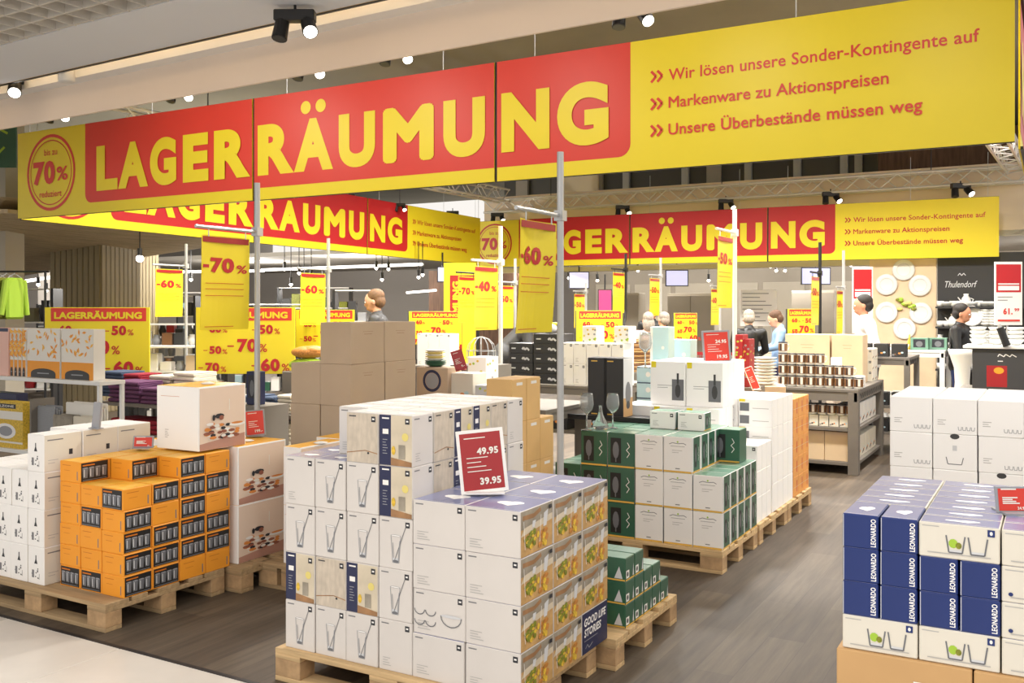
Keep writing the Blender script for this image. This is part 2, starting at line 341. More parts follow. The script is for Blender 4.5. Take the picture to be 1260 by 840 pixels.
def d_glabel(a, w, h):
    a.stroke([(w*.2, h*.8), (w*.32, h*.84), (w*.5, h*.82), (w*.7, h*.84), (w*.8, h*.8)], .004, 'grey_ink'); a.ell(w*.5, h*.87, .006, .006, 'lime', 8)
    a.rect(w*.25, h*.74, w*.75, h*.75, 'grey_ink', False); a.lines(w*.3, h*.62, w*.4, 2, h*.06, 'pale_ink'); a.rect(w*.42, h*.1, w*.58, h*.125, 'grey_ink', False)
    a.rect(0, h*.0, w, h*.05, 'strap')
def d_gside(a, w, h):
    a.rect(0, 0, w*.16, h, 'glass_light'); a.rect(w*.3, h*.15, w*.6, h*.8, 'black'); a.ell(w*.45, h*.5, w*.09, h*.22, 'glass_mid', 10)
    a.stroke([(w*.78, h*.3), (w*.84, h*.42), (w*.76, h*.5), (w*.84, h*.6), (w*.78, h*.7)], .004, 'white'); a.rect(0, 0, w, h*.045, 'strap')
def d_gfront(a, w, h):
    a.rect(w*.1, h*.12, w*.5, h*.86, 'black'); a.ell(w*.3, h*.5, w*.12, h*.25, 'glass_mid', 12); a.rect(w*.28, h*.15, w*.32, h*.4, 'glass_mid')
    a.stroke([(w*.72, h*.3), (w*.82, h*.42), (w*.7, h*.52), (w*.82, h*.62), (w*.74, h*.74)], .0045, 'white'); a.rect(0, 0, w, h*.05, 'strap')
def d_glow(a, w, h):
    a.rect(w*.06, h*.1, w*.4, h*.45, 'white'); a.ell(w*.22, h*.28, w*.1, h*.12, 'charcoal', 8); a.poly([(w*.78, h*.1), (w*.95, h*.1), (w*.88, h*.65)], 'glass_light'); a.rect(0, 0, w, h*.07, 'strap')
def d_bottle(a, w, h):
    a.lines(w*.2, h*.45, w*.5, 2, h*.05, 'grey_ink'); a.rect(w*.62, h*.12, w*.96, h*.6, 'glass_mid'); a.ell(w*.79, h*.34, w*.08, h*.16, 'charcoal', 10); a.rect(w*.76, h*.5, w*.82, h*.74, 'charcoal')
    a.rect(w*.02, h*.86, w*.16, h, 'yellow')
def d_square(a, w, h):
    for z in (.1, .56): a.rect(w*.04, h*z, w*.32, h*(z+.3), 'glass_mid', z < .3); a.rect(w*.42, h*(z+.1), w*.9, h*(z+.12), 'pale_ink', False)
    a.rect(w*.02, h*.9, w*.2, h, 'yellow')
def d_dark(a, w, h): a.rect(w*.18, h*.94, w*.5, h*.96, 'strap'); a.rect(w*.18, h*.03, w*.5, h*.05, 'strap', False)
def d_darkphoto(a, w, h): a.rect(0, 0, w, h, 'glass_light'); a.rect(0, 0, w, h*.32, 'kraft'); a.ell(w*.5, h*.4, w*.3, h*.2, 'grey_ink'); a.ell(w*.5, h*.2, w*.2, h*.07, 'charcoal')
def d_blackset(a, w, h): a.rect(w*.1, h*.42, w*.28, h*.55, 'glass_light'); a.stroke([(w*.56, h*.4), (w*.62, h*.6), (w*.68, h*.35), (w*.76, h*.55), (w*.86, h*.3)], .018, 'glass_light')
def d_blue(a, w, h): a.ell(w*.45, h*.5, w*.1, w*.1, 'white', 10); a.rect(0, h*.93, w, h, 'navy')
def d_bluetall(a, w, h): a.ell(w*.7, h*.45, w*.09, w*.09, 'white', 10); a.rect(0, 0, w*.14, h, 'white')
def d_carton(a, w, h): a.rect(w*.35, h*.78, w*.65, h*.785, 'brown_print'); a.stroke([(w*.38, h*.72), (w*.62, h*.72)], .002, 'brown_print')
def d_tape(a, w, h): a.rect(w*.47, 0, w*.53, h, 'tape')
def d_kraftlabel(a, w, h): a.rect(w*.3, h*.86, w*.72, h*.93, 'white')
def d_red_label(a, w, h): a.rect(w*.6, h*.2, w*.72, h*.8, 'deep_red'); a.rect(0, h*.46, w, h*.48, 'tape', False)
def d_leaves(a, w, h):
    a.rect(0, 0, w, h, 'cream'); a.rect(0, 0, w, h*.34, 'orange'); rnd = random.Random(int(w*1000))
    for k in range(26):
        cx, cz, an = w*rnd.random()*.94+w*.03, h*(.42+.54*rnd.random()), rnd.random()*3; r = .03
        a.poly([(cx-r*math.cos(an), cz-r*math.sin(an)), (cx+r*.4*math.sin(an), cz-r*.4*math.cos(an)), (cx+r*math.cos(an), cz+r*math.sin(an)), (cx-r*.4*math.sin(an), cz+r*.4*math.cos(an))], 'orange' if k % 3 else 'orange_top', lay=(k == 0))
    a.poly([(w*.12, 0)]+[(w*(.5-.38*math.cos(PI*k/10)), h*(.09+.1*math.sin(PI*k/10))) for k in range(11)]+[(w*.88, 0)], 'charcoal'); a.rect(w*.32, h*.08, w*.68, h*.1, 'glass_grey')
def d_wheel(a, w, h):
    a.ring(w*.5, h*.62, .085, .085, .022, 'navy'); a.ell(w*.5, h*.62, .06, .06, 'glass_grey')
    for x in (.3, .5, .7): a.ell(w*x, h*.15, .012, .02, 'ink', 8, False)
def d_floral(a, w, h):
    rnd = random.Random(int(h*900))
    for k in range(12): a.ell(w*rnd.random()*.9+w*.05, h*rnd.random()*.9+h*.05, .012, .01, ('lemon', 'lime', 'herb_yellow', 'glass_grey')[k % 4], 7, False)
def d_mugs(a, w, h):
    for k in range(5): a.ell(w*rndm(k), h*(.1+.3*rndm(k+4)), w*.1, h*.07, ('brown_print', 'grey_ink', 'ice_blue', 'food_orange', 'ink')[k], 9, k == 0)
def rndm(k): return (k*0.618+.2) % .8+.1
def d_gal(a, w, h):
    a.rect(0, 0, w, h, 'herb_yellow'); a.rect(0, h*.62, w, h*.8, 'cream'); a.rect(w*.1, h*.86, w*.8, h*.96, 'ink', False); a.text('GALZONE', w*.14, h*.885, h*.05, 'cream', w=w*.6)
    a.rect(0, h*.1, w*1, h*.14, 'cream', False); a.ell(w*.5, h*.36, w*.3, h*.17, 'white'); a.ell(w*.5, h*.36, w*.2, h*.11, 'glass_grey')
def d_gift(a, w, h): a.rect(w*.15, h*.2, w*.85, h*.9, 'ink'); a.ell(w*.5, h*.5, w*.2, h*.25, 'glass_mid')
def d_darkbox(a, w, h): a.stroke([(w*(.5+.03*q), h*(.85+.02*((q*3)%4-1.5))) for q in range(13)], h*.02, 'white'); a.rect(w*.5, h*.7, w*.6, h*.72, 'white', False); a.rect(w*.28, h*.08, w*.68, h*.6, 'sign_red'); a.ell(w*.52, h*.48, w*.1, h*.08, 'orange')
DES = {k[2:]: v for k, v in list(globals().items()) if k.startswith('d_')}
ARTC = {}
def art_mesh(key, w, h, name):
    k = (key, round(w, 3), round(h, 3))
    if k not in ARTC:
        a = Art(); DES[key](a, w, h); ARTC[k] = a.mesh(name)
    return ARTC[k]
NAMES = {'heart': 'heart_print', 'tape': 'tape_strip', 'goodlife': 'printed_panel', 'lnavy': 'lettering'}
BOXC = {}
GAPX = .0015
def carton_mesh(w, d, h, mf, mr, mt, bev):
    k = (round(w, 3), round(d, 3), round(h, 3), mf, mr, mt, bev)
    if k not in BOXC:
        b = MB(); b.box(-w/2, w/2, -d/2, d/2, 0, h, mf, bev=bev)
        for f in b.bm.faces:
            f.normal_update(); n = f.normal
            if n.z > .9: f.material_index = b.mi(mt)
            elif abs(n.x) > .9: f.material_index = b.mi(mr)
        # thin flap slit on top: two raised flaps
        fl = b.box(-w/2+.004, -.0012, -d/2+.004, d/2-.004, h-.0004, h+.0008, mt); fl = b.box(.0012, w/2-.004, -d/2+.004, d/2-.004, h-.0004, h+.0008, mt)
        BOXC[k] = b.mesh('carton')
    return BOXC[k]
def carton(name, label, cat, group, x0, x1, y0, y1, z0, z1, mats=('carton_white',)*3, arts=None, rz=0, gap=.0045, bev=.003):
    w, d, h = x1-x0-gap, y1-y0-gap, z1-z0-.0012
    o = obj(name, carton_mesh(w, d, h, *mats, bev), None, ((x0+x1)/2, (y0+y1)/2, z0), rz)
    tag(o, label, cat, group)
    for f, key in (arts or {}).items():
        e = .0003
        if f == 'F': loc, aw, ah = (-w/2, -d/2-e, 0), w, h
        elif f == 'R': loc, aw, ah = (w/2+e, -d/2, 0), d, h
        elif f == 'L': loc, aw, ah = (-w/2-e, d/2, 0), d, h
        else: loc, aw, ah = (-w/2, -d/2, h+.0009), w, d
        nm = NAMES.get(key, 'printed_picture')
        c = obj(nm, art_mesh(key, aw-.004, ah-.004, nm), o, (loc[0]+(.002 if f in 'FT' else 0), loc[1]+(.002 if f in 'RT' else 0), loc[2]+(.002 if f != 'T' else 0)), rot=FACE_ROT[f])
    return o
def jit(a=.6): return math.radians(random.uniform(-a, a))
TIER = ['bottom tier', 'second tier', 'third tier', 'fourth tier', 'fifth tier', 'sixth tier', 'seventh tier', 'eighth tier']
def stack(name, desc, where, cat, group, x0, cw, nx, y0, cd, ny, z0, ch, heights, mats, art, jitter=.5):
    """heights(i, j) -> tiers; art(i, j, k, top) -> (desc, mats, arts)"""
    for i in range(nx):
        for j in range(ny):
            n = heights(i, j)
            for k in range(n):
                r = art(i, j, k, k == n-1) if art else None
                d2, m2, a2 = r if r else (None, None, None)
                lab = f"{d2 or desc}, {TIER[k]}, {ORD[i]} from left, {ORD[j]} from front, {where}"
                sh = random.uniform(-.0015, .0015)
                carton(name, lab, cat, group, x0+i*cw+sh, x0+(i+1)*cw+sh, y0+j*cd+sh, y0+(j+1)*cd+sh, z0+k*ch, z0+(k+1)*ch, m2 or mats, a2, jit(jitter))
# ------------------------------------------------------------ pallets
PALC = {}
def pallet(label, x0, y0, group='wooden pallets', tone='pine', lx=1.2, ly=.8):
    k = (tone, lx, ly)
    def part(nm, key, fn):
        kk = (k, key)
        if kk not in PALC:
            b = MB(); fn(b); PALC[kk] = b.mesh(nm)
        return PALC[kk]
    t = thing('wooden_pallet', label, 'pallet', (x0+lx/2, y0+ly/2, 0), 0, group)
    blk = 'pine_block'
    for n, (yy, wd_) in enumerate([(-ly/2+.0725, .145), (-ly/4+.012, .1), (0, .145), (ly/4-.012, .1), (ly/2-.0725, .145)]):
        obj('deck_board', part('deck_board', ('d', wd_), lambda b: b.box(-lx/2, lx/2, -wd_/2, wd_/2, 0, .022, tone, bev=.002)), t, (0, yy, .122))
    for xx in (-lx/2+.0725, 0, lx/2-.0725):
        obj('cross_board', part('cross_board', 'c', lambda b: b.box(-.0725, .0725, -ly/2, ly/2, 0, .022, tone, bev=.002)), t, (xx, 0, .1))
        for yy in (-ly/2+.05, 0, ly/2-.05):
            obj('block', part('block', 'b', lambda b: b.box(-.0725, .0725, -.05, .05, 0, .078, blk, bev=.003)), t, (xx, yy, .022))
    for yy in (-ly/2+.05, 0, ly/2-.05):
        obj('bottom_board', part('bottom_board', 'e', lambda b: b.box(-lx/2, lx/2, -.05, .05, 0, .022, tone, bev=.002)), t, (0, yy, 0))
    return t
# ------------------------------------------------------------ structure
def proc_floor():
    m = bpy.data.materials.new('wood_vinyl'); m.use_nodes = True; nt = m.node_tree; b = nt.nodes['Principled BSDF']; N = nt.nodes.new; Lk = nt.links.new
    tc = N('ShaderNodeTexCoord'); mp = N('ShaderNodeMapping'); mp.inputs['Rotation'].default_value = (0, 0, math.radians(90)); Lk(tc.outputs['Object'], mp.inputs[0])
    br = N('ShaderNodeTexBrick'); br.inputs['Scale'].default_value = 1; br.inputs['Brick Width'].default_value = 1.2; br.inputs['Row Height'].default_value = .18; br.inputs['Mortar Size'].default_value = .0012
    br.inputs['Color1'].default_value = (*[s2l(v) for v in (76, 65, 54)], 1); br.inputs['Color2'].default_value = (*[s2l(v) for v in (96, 84, 70)], 1); br.inputs['Mortar'].default_value = (*[s2l(v) for v in (64, 56, 48)], 1)
    Lk(mp.outputs[0], br.inputs['Vector'])
    m2 = N('ShaderNodeMapping'); m2.inputs['Scale'].default_value = (14, .9, 1); Lk(tc.outputs['Object'], m2.inputs[0])
    n = N('ShaderNodeTexNoise'); n.inputs['Scale'].default_value = 1.6; n.inputs['Detail'].default_value = 6; n.inputs['Roughness'].default_value = .65; Lk(m2.outputs[0], n.inputs['Vector'])
    mr = N('ShaderNodeMapRange'); mr.inputs[1].default_value = .3; mr.inputs[2].default_value = .7; mr.inputs[3].default_value = .62; mr.inputs[4].default_value = 1.3; Lk(n.outputs['Fac'], mr.inputs[0])
    hs = N('ShaderNodeHueSaturation'); Lk(br.outputs['Color'], hs.inputs['Color']); Lk(mr.outputs[0], hs.inputs['Value']); Lk(hs.outputs[0], b.inputs['Base Color'])
    b.inputs['Roughness'].default_value = .58
    bp = N('ShaderNodeBump'); bp.inputs['Strength'].default_value = .12; bp.inputs['Distance'].default_value = .004; Lk(n.outputs['Fac'], bp.inputs['Height']); Lk(bp.outputs[0], b.inputs['Normal'])
    MATS['floor_wood'] = m
proc_floor()
M('tile_light', (214, 208, 200), .35, noise=(5, .04)); M('tile_dark', (196, 190, 182), .35, noise=(5, .05)); M('joint', (120, 114, 106), .8)
M('ceiling_white', (228, 232, 240), .8); M('fascia', (238, 222, 206), .8, noise=(1, .02)); M('slot_cream', (246, 226, 190), .8); M('grid_white', (214, 210, 204), .7)
M('dark_ceiling', (128, 122, 104), .9, noise=(.6, .12)); M('concrete_wall', (176, 168, 154), .85, noise=(.7, .08), bump=(6, .1)); M('beige_wall', (222, 206, 188), .8)
M('pillar_wood', (142, 128, 98), .75, noise=(2, .18, (10, 1, 1))); M('slat_wood', (190, 172, 140), .75, noise=(2, .18, (10, 1, 1))); M('dark_window', (92, 90, 84), .3); M('mullion', (206, 204, 196), .5); M('brown_wood_wall', (104, 76, 58), .7, noise=(2, .35, (9, 9, 1)))
M('panel_stone', (150, 142, 130), .7, noise=(.8, .1)); M('ceiling_grey', (190, 184, 174), .85); M('store_wall', (172, 166, 160), .85)
b = MB(); b.box(-26, 9, 3.08, 27, -.06, 0, 'floor_wood'); struct('floor', b)
b = MB(); b.box(-16, 9, -7, 3.08, -.08, -.011, 'joint'); fl = struct('floor_tile_bed', b); fl.name = 'floor_entrance'
tiles = {}
for i in range(12):
    for j in range(7):
        key = 'tile_light' if (i*5+j*3) % 7 > 1 else 'tile_dark'
        if key not in tiles:
            q = MB(); q.box(-.448, .448, -.448, .448, -.011, 0, key, bev=.0015); tiles[key] = q.mesh('tile')
        obj('tile', tiles[key], fl, (-8.0+i*.9, 2.62-j*.9, 0))
b = MB(); b.box(-16, 9, 3.062, 3.085, -.01, .003, 'dark_metal'); struct('trim_1', b)
# entrance ceiling: plain band, open-cell grid, lighting slot, fascia (turned 2.4 degrees)
CR = math.radians(-2.4)
def cplace(name, b, parent=None):
    o = b.build(name, parent, (0, 4.85, 0) if not parent else (0, 0, 0), CR if not parent else 0); return o
b = MB(); b.box(-14, 5, -1.0, -.34, 3.55, 3.62, 'ceiling_white'); ce = tag(cplace('ceiling', b), kind='structure')
b = MB(); b.box(-14, 5, -.34, .02, 3.82, 3.86, 'slot_cream'); b.box(-14, 5, -.345, -.335, 3.55, 3.84, 'slot_cream'); cplace('slot_lining', b, ce)
b = MB(); b.box(-14, 5, -.13, .0, 3.555, 3.635, 'bright_white'); b.box(-14, 5, -.02, .0, 3.60, 3.84, 'slot_cream'); cplace('ledge', b, ce)
b = MB(); b.box(-14, 5, .0, .02, 3.285, 5.3, 'fascia'); cplace('fascia', b, ce)
b = MB(); b.box(-14, 5, -.30, -.275, 3.56, 3.585, 'dark_metal'); cplace('light_track', b, ce)
b = MB()
for i in range(58): x = -11+i*.19; b.box(x-.007, x+.007, -3.0, -1.0, 3.55, 3.63, 'grid_white')
for j in range(12): y = -3.0+j*.18; b.box(-11, -.2, y-.007, y+.007, 3.551, 3.63, 'grid_white')
g = cplace('grid_cells', b, ce); g['kind'] = 'stuff'
b = MB(); b.box(-14, 5, -3.6, -1.0, 3.68, 3.72, 'dark_ceiling'); b.box(-.2, 5, -3.6, -1.0, 3.55, 3.62, 'ceiling_white'); cplace('ceiling_void', b, ce)
# hall shell
b = MB(); b.box(-12.5, 5, 5.4, 22, 5.3, 5.4, 'dark_ceiling'); struct('ceiling_hall', b)
b = MB(); b.box(-26, -12.5, 5.4, 27, 5.3, 5.4, 'dark_ceiling'); b.box(-26, -11.2, 17.5, 27, 2.95, 3.05, 'ceiling_grey'); struct('ceiling_side', b)
b = MB(); b.box(-11.2, 5, 18.3, 24.5, 2.9, 3.0, 'ceiling_grey'); struct('ceiling_back', b)
b = MB(); b.box(-11.2, 5, 18.3, 18.4, 2.92, 4.15, 'beige_wall'); b.box(-11.2, 5, 18.1, 18.3, 2.44, 2.54, 'ceiling_grey'); struct('wall_bulkhead', b)
b = MB(); b.box(-12.6, 5, 21.6, 21.7, 3.0, 5.4, 'dark_window')
wall_u = struct('wall_upper', b)
for x in (-12, -10.6, -9.9, -9.1, -7.6, -6.9, -6.1, -5.0, -4.0, -3.7, -2.2, -1.5, .2):
    wdt = .16 if (int(abs(x)*10) % 3) else .34
    q = MB(); q.box(-wdt/2, wdt/2, -.05, .05, 4.1, 5.3, 'mullion' if wdt < .3 else 'concrete_wall'); q.build('mullion', wall_u, (x, 21.5, 0))
q = MB(); q.box(-.5, .5, -.04, .04, 4.2, 5.1, 'slot_cream'); q.build('panel', wall_u, (-10.3, 21.4, 0)); q = MB(); q.box(-2, 1, -.5, 0, 3.6, 5.2, 'brown_wood_wall'); q.build('panel', wall_u, (-1.2, 21.3, 0))
b = MB(); b.box(-11.2, 5, 23.2, 23.4, 0, 2.95, 'panel_stone'); wb = struct('wall_back', b)
for k in range(9):
    q = MB(); q.box(-.5, .5, -.03, 0, .1, 2.3, 'concrete_wall', bev=.01); q.build('wall_panel', wb, (-10.2+k*1.12, 23.2, 0))
b = MB(); b.box(-26, -11.2, 25.6, 25.8, 0, 3, 'store_wall'); struct('wall_side_back', b)
b = MB(); b.box(-26.2, -26, 3, 27, 0, 5.4, 'store_wall'); struct('wall_left', b)
b = MB(); b.box(-13.9, -11.0, 20.0, 20.2, 0, 2.62, 'brown_wood_wall'); struct('wall_wood', b)
# sloping slatted soffit on the left and its clad pillars
def soffit():
    yb, Zb = onX(345, -11.35); yc, Zc = onX(8, -11.35)
    A = W(-60, 17.5); D = W(-70, 12.2)
    P = [Vector((*A, HZ(353, 17.5))), Vector((-11.35, yb, HZ(290, Zb))), Vector((-11.35, yc, HZ(262, Zc))), Vector((*D, HZ(262, 12.2)))]
    b = MB(); q = [tuple(p) for p in P]; up = [(p.x, p.y, p.z+.2) for p in P]
    b.quad([up[0], up[1], up[2], up[3]], 'slat_wood')
    b.quad([q[0], q[1], up[1], up[0]], 'slat_wood'); o = struct('ceiling_slatted', b)
    n = 34
    for i in range(n):
        t0, t1 = i/n, (i+.9)/n
        L = lambda a, c, t: a.lerp(c, t)
        p = [L(P[0], P[3], t0), L(P[1], P[2], t0), L(P[1], P[2], t1), L(P[0], P[3], t1)]
        m = MB(); lo = [tuple(v) for v in p]; hi = [(v.x, v.y, v.z+.05) for v in p]
        m.quad(lo, 'slat_wood'); m.quad(hi, 'slat_wood')
        for a in range(4): m.quad([lo[a], lo[(a+1) % 4], hi[(a+1) % 4], hi[a]], 'slat_wood')
        m.build('slat', o)
soffit()
def pillar(name, px, Z, w, z1, mat, slats=True):
    X, Y = W(px, Z); b = MB(); b.box(-w/2, w/2, -w/2, w/2, 0, z1, mat); o = struct(name, b); o.location = (X, Y, 0); o.rotation_euler = (0, 0, .25)
    if slats:
        n = 9; q = MB(); q.box(-w/2/n*.85, w/2/n*.85, -.02, 0, .02, z1-.02, 'pillar_wood'); me = q.mesh('slat')
        for k in range(n):
            obj('slat', me, o, (-w/2+(k+.5)*w/n, -w/2, 0)); obj('slat', me, o, (w/2, -w/2+(k+.5)*w/n, 0), PI/2)
pillar('pillar_clad', 118, 15.6, .95, 2.75, 'pillar_wood'); pillar('pillar_clad_right', 152, 17.5, .85, 2.8, 'pillar_wood'); pillar('pillar_plain', 45, 20, .7, 3.0, 'store_wall', False)
# ------------------------------------------------------------ centre pallet of glassware
WH = ('carton_white',)*3; LV = ('carton_white', 'carton_white', 'lavender')
pallet('wooden pallet under the centre stack of white glassware cartons', -3.02, 3.15)
GP = {(0, 0): ['straw', 'navyphoto', 'straw', 'plain'], (1, 0): ['straw', 'beigephoto', 'straw', 'straw'], (2, 0): ['straw', 'navyphoto', 'straw', 'straw', 'beigephoto'], (3, 0): ['plain', 'straw', 'straw', 'navyphoto', 'navyphoto']}
DN = {'straw': 'white straw-glass carton', 'navyphoto': 'navy-striped photo carton', 'beigephoto': 'beige photo carton', 'plain': 'plain white carton', 'bowls': 'bowl outline carton', 'herb': 'herb photo carton', 'goodlife': 'navy lettered carton'}
def gart(i, j, k, top):
    f = GP.get((i, 0))[min(k, len(GP[(i, 0)])-1)] if j == 0 else ('straw' if (i+j+k) % 2 else 'beigephoto')
    if k == 4 and i == 1: f = 'plain'
    r = ('plain', 'beigephoto', 'navyphoto', 'navyphoto', 'beigephoto', 'plain')[(j+(k % 2)*0) % 6] if i == 3 else None
    if i == 3 and j == 0: r = 'plain'
    a = {'F': f}
    if r: a['R'] = r
    if top: a['T'] = 'heart'
    return (DN[f], LV if top and k < 4 else WH, a)
stack('glassware_carton', '', 'centre pallet, left', 'box', 'white glassware cartons on the centre pallet', -2.99, .174, 4, 3.18, .157, 6, .144, .2135,
      lambda i, j: (5 if (i >= 2 or (i == 1 and j >= 1)) else 4) if j < 5 else (5 if i > 0 else 4), WH, gart)
def hart(i, j, k, top):
    f = 'bowls' if (i == 0 and k == 1) else 'plain'; a = {'F': f}
    n = f
    if i == 1:
        a['R'] = 'goodlife' if (j == 2 and k == 0) else 'herb'; n = a['R']
    if top: a['T'] = 'heart'
    return (DN[n], LV, a)
stack('jar_carton', '', 'centre pallet, right', 'box', 'jar cartons on the centre pallet', -2.293, .256, 2, 3.18, .272, 3, .144, .182, lambda i, j: 4, LV, hart, .35)
# ------------------------------------------------------------ low pallet of green boxes behind it
pallet('pale wooden pallet under flat green boxes behind the centre stack', -2.94, 3.99)
GB = ('green_box', 'green_box', 'green_top')
hh = [3, 3, 2, 2, 1]
for j in range(5):
    for k in range(hh[j]):
        for i in range(2):
            carton('flat_green_box', f"flat green box, {TIER[k]}, {ORD[j]} from front, {'outer' if i else 'inner'} column of low pallet", 'box', 'flat green boxes on the low pallet',
                   -2.02-(0 if i else .26), -1.76-(0 if i else .26), 4.15+j*.115, 4.15+(j+1)*.115, .144+k*.11, .144+(k+1)*.11, GB, {'R': 'glow', 'F': 'glow'}, jit(.4))
# ------------------------------------------------------------ pallet of white and green wine-glass boxes
pallet('wooden pallet under white and green boxes beside the aisle', -3.0, 5.77)
WG = ('white', 'green_box', 'green_top')
def eh(i, j):
    if i == 5: return 2
    if i == 0: return 2
    return 3
def eart(i, j, k, top):
    if i <= 2: return ('green bottle-picture box', ('green_box', 'carton_white', 'green_top'), {'F': 'gfront', 'R': 'plain'})
    a = {'F': 'glabel'}
    a['R'] = 'gside'
    return ('white-fronted green box', WG, a)
stack('glass_set_box', '', 'green aisle pallet', 'box', 'green and white boxes on the aisle pallet', -2.98, .196, 6, 5.79, .156, 5, .144, .23, eh, WG, eart)
for n, (x, y) in enumerate(((-2.42, 6.12), (-2.22, 6.12))):
    carton('glass_set_box', f"small white box standing on the third tier, {'left' if n == 0 else 'right'} of two, aisle pallet", 'box', None, x, x+.185, y, y+.16, .835, .955, WG, {'F': 'plain', 'R': 'gside'})
carton('glass_set_box', 'single upright green box standing alone at the back right of the aisle pallet', 'box', None, -2.06, -1.86, 6.35, 6.52, .605, .83, ('green_box',)*2+('green_top',), {'F': 'gfront'})
# ------------------------------------------------------------ shrink-wrapped white boxes further along the aisle
pallet('second wooden pallet along the aisle under white shrink-wrapped boxes', -3.0, 6.62); pallet('third wooden pallet along the aisle under white shrink-wrapped boxes', -3.0, 7.44)
def ws(nm, desc, where, x0, x1, y0, y1, z0, z1, nx, ny, nz, F, R='plain', mats=('bright_white',)*3, top=None):
    for i in range(nx):
        for j in range(ny):
            for k in range(nz):
                a = {}
                if j == 0: a['F'] = F
                if i == nx-1 and R: a['R'] = R
                if top and k == nz-1: a['T'] = top
                cw, cd, ch = (x1-x0)/nx, (y1-y0)/ny, (z1-z0)/nz
                one = nx*ny*nz == 1
                lab = desc if one else f"{desc}, {TIER[k]}, "+(f"{ORD[i]} from left, " if nx > 1 else '')+(f"{ORD[j]} from front, " if ny > 1 else '')+where
                carton(nm, lab, 'box', None if one else desc+' '+where, x0+i*cw, x0+(i+1)*cw, y0+j*cd, y0+(j+1)*cd, z0+k*ch, z0+(k+1)*ch, mats, a, jit(.5))
ws('white_box', 'white shrink-wrapped box', 'low aisle block', -2.6, -1.82, 6.64, 7.02, .144, .69, 4, 3, 3, 'plain', None)
ws('white_box', 'grey-square white box', 'middle aisle block', -2.6, -1.82, 7.05, 7.68, .144, .98, 3, 4, 4, 'square', None)
ws('white_box', 'yellow-tagged white box', 'row behind green pallet', -2.86, -2.1, 6.66, 7.0, .69, .93, 3, 2, 1, 'square', None)
ws('white_box', 'bottle-print tall box', 'above green pallet', -2.66, -2.1, 6.74, 7.3, .93, 1.26, 2, 4, 1, 'bottle', None)
ws('kraft_carton', 'orange-brown carton', 'stack beside the aisle', -2.6, -1.82, 7.70, 8.24, .144, .93, 2, 3, 5, 'carton', 'red_label', ('orange_kraft',)*3)
# dark wine cartons and tray, blue boxes behind
b = MB(); b.box(-.42, .42, -.15, .15, 0, .02, 'black', bev=.004); b.box(-.42, .42, -.15, -.13, .02, .035, 'black'); b.box(.4, .42, -.15, .15, .02, .035, 'black')
tr = b.build('display_tray'); x, y = W(778, 7.05); tr.location = (x-.03, 6.5, .8352); tag(tr, 'flat black display tray under the dark glass cartons', 'tray')
for k, px in enumerate((740, 764.5)):
    x, y = W(px, 7.1)
    carton('glass_carton', f"dark grey glass carton, {'left' if k == 0 else 'right'} of the two on the black tray", 'box', 'dark glass cartons', x-.082, x+.08, 6.42, 6.6, .856, 1.29, ('soft_black',)*3, {'F': 'dark', 'R': 'darkphoto'} if k else {'F': 'dark'})
IB = ('ice_blue',)*3
for k in range(3):
    x, y = W(804, 8.4); carton('gift_box', f"pale blue gift box, {('lowest', 'middle', 'topmost')[k]} of the three right of the dark cartons", 'box', None, x-.12, x+.12, y-.1, y+.1, .74+k*.135, .74+(k+1)*.135, IB, {'F': 'blue'})
x, y = W(815, 8.6); carton('gift_box', 'tall pale blue gift box standing highest behind the wine glass', 'box', None, x-.09, x+.09, y-.08, y+.08, 1.15, 1.49, IB, {'F': 'bluetall'})
x, y = W(840, 8.8); carton('gift_box', 'wide pale blue gift box right of the tallest blue one', 'box', None, x-.11, x+.11, y-.09, y+.09, 1.12, 1.37, IB, {'F': 'bluetall'})
b = MB(); X, Y = W(820, 8.6); b.box(-.5, .35, -.17, .25, 0, .738, 'shelf_grey', bev=.01); tag(b.build('display_plinth', None, (X, Y, 0)), 'grey plinth carrying the pale blue gift boxes', 'plinth')
x, y = W(835, 8.75); ws('white_box', 'white box under blue gifts', 'blue box plinth', x-.25, x+.13, y-.1, y+.12, .74, 1.12, 2, 1, 2, 'plain', None)
# ------------------------------------------------------------ orange glass cartons, left pallet
pallet('weathered wooden pallet under the orange and white stacks at left', -5.40, 3.17, tone='grey_pine')
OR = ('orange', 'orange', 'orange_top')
def oh(i, j):
    base = 5
    if i == 0 or (i == 1 and j >= 1) or j >= 2: base = 6
    return base
RD = {(0, 0): 'd', (0, 1): 'd', (0, 2): 'd', (0, 3): 'd', (0, 4): 'p', (1, 0): 'd', (1, 1): 'd', (1, 2): 'd', (1, 3): 'p', (1, 4): 'd', (2, 0): 'p', (2, 1): 'd', (2, 2): 'd', (2, 3): 'd', (2, 4): 'd', (2, 5): 'd', (3, 0): 'p', (3, 1): 'd', (3, 2): 'd', (3, 3): 'p', (3, 4): 'd', (3, 5): 'p'}
FD = {(0, 0), (1, 0), (1, 3), (2, 4)}
def oart(i, j, k, top):
    a = {'F': 'odark' if (j == 0 and (i, k) in FD) else 'oplain'}
    if i == 2: a['R'] = 'odark' if RD.get((j, k), 'p') == 'd' else 'oplain'
    elif k == 5: a['R'] = 'odark'
    dk = 'odark' in a.values()
    return ('black-pictured orange carton' if dk else 'plain orange carton', OR, a)
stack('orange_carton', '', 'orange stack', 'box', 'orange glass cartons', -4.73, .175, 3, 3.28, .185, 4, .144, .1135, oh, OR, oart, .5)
def wart(i, j, k, top):
    a = {'F': 'carafe'}
    if i == 4: a['R'] = 'carafe_side'
    return ('white carafe carton', ('white', 'offwhite', 'white'), a)
stack('carafe_carton', '', 'far left stack', 'box', 'white carafe cartons', -5.52, .149, 5, 3.22, .235, 3, .144, .205, lambda i, j: 4 if i == 4 or (i == 3 and j > 0) else 3, WH, wart, .4)
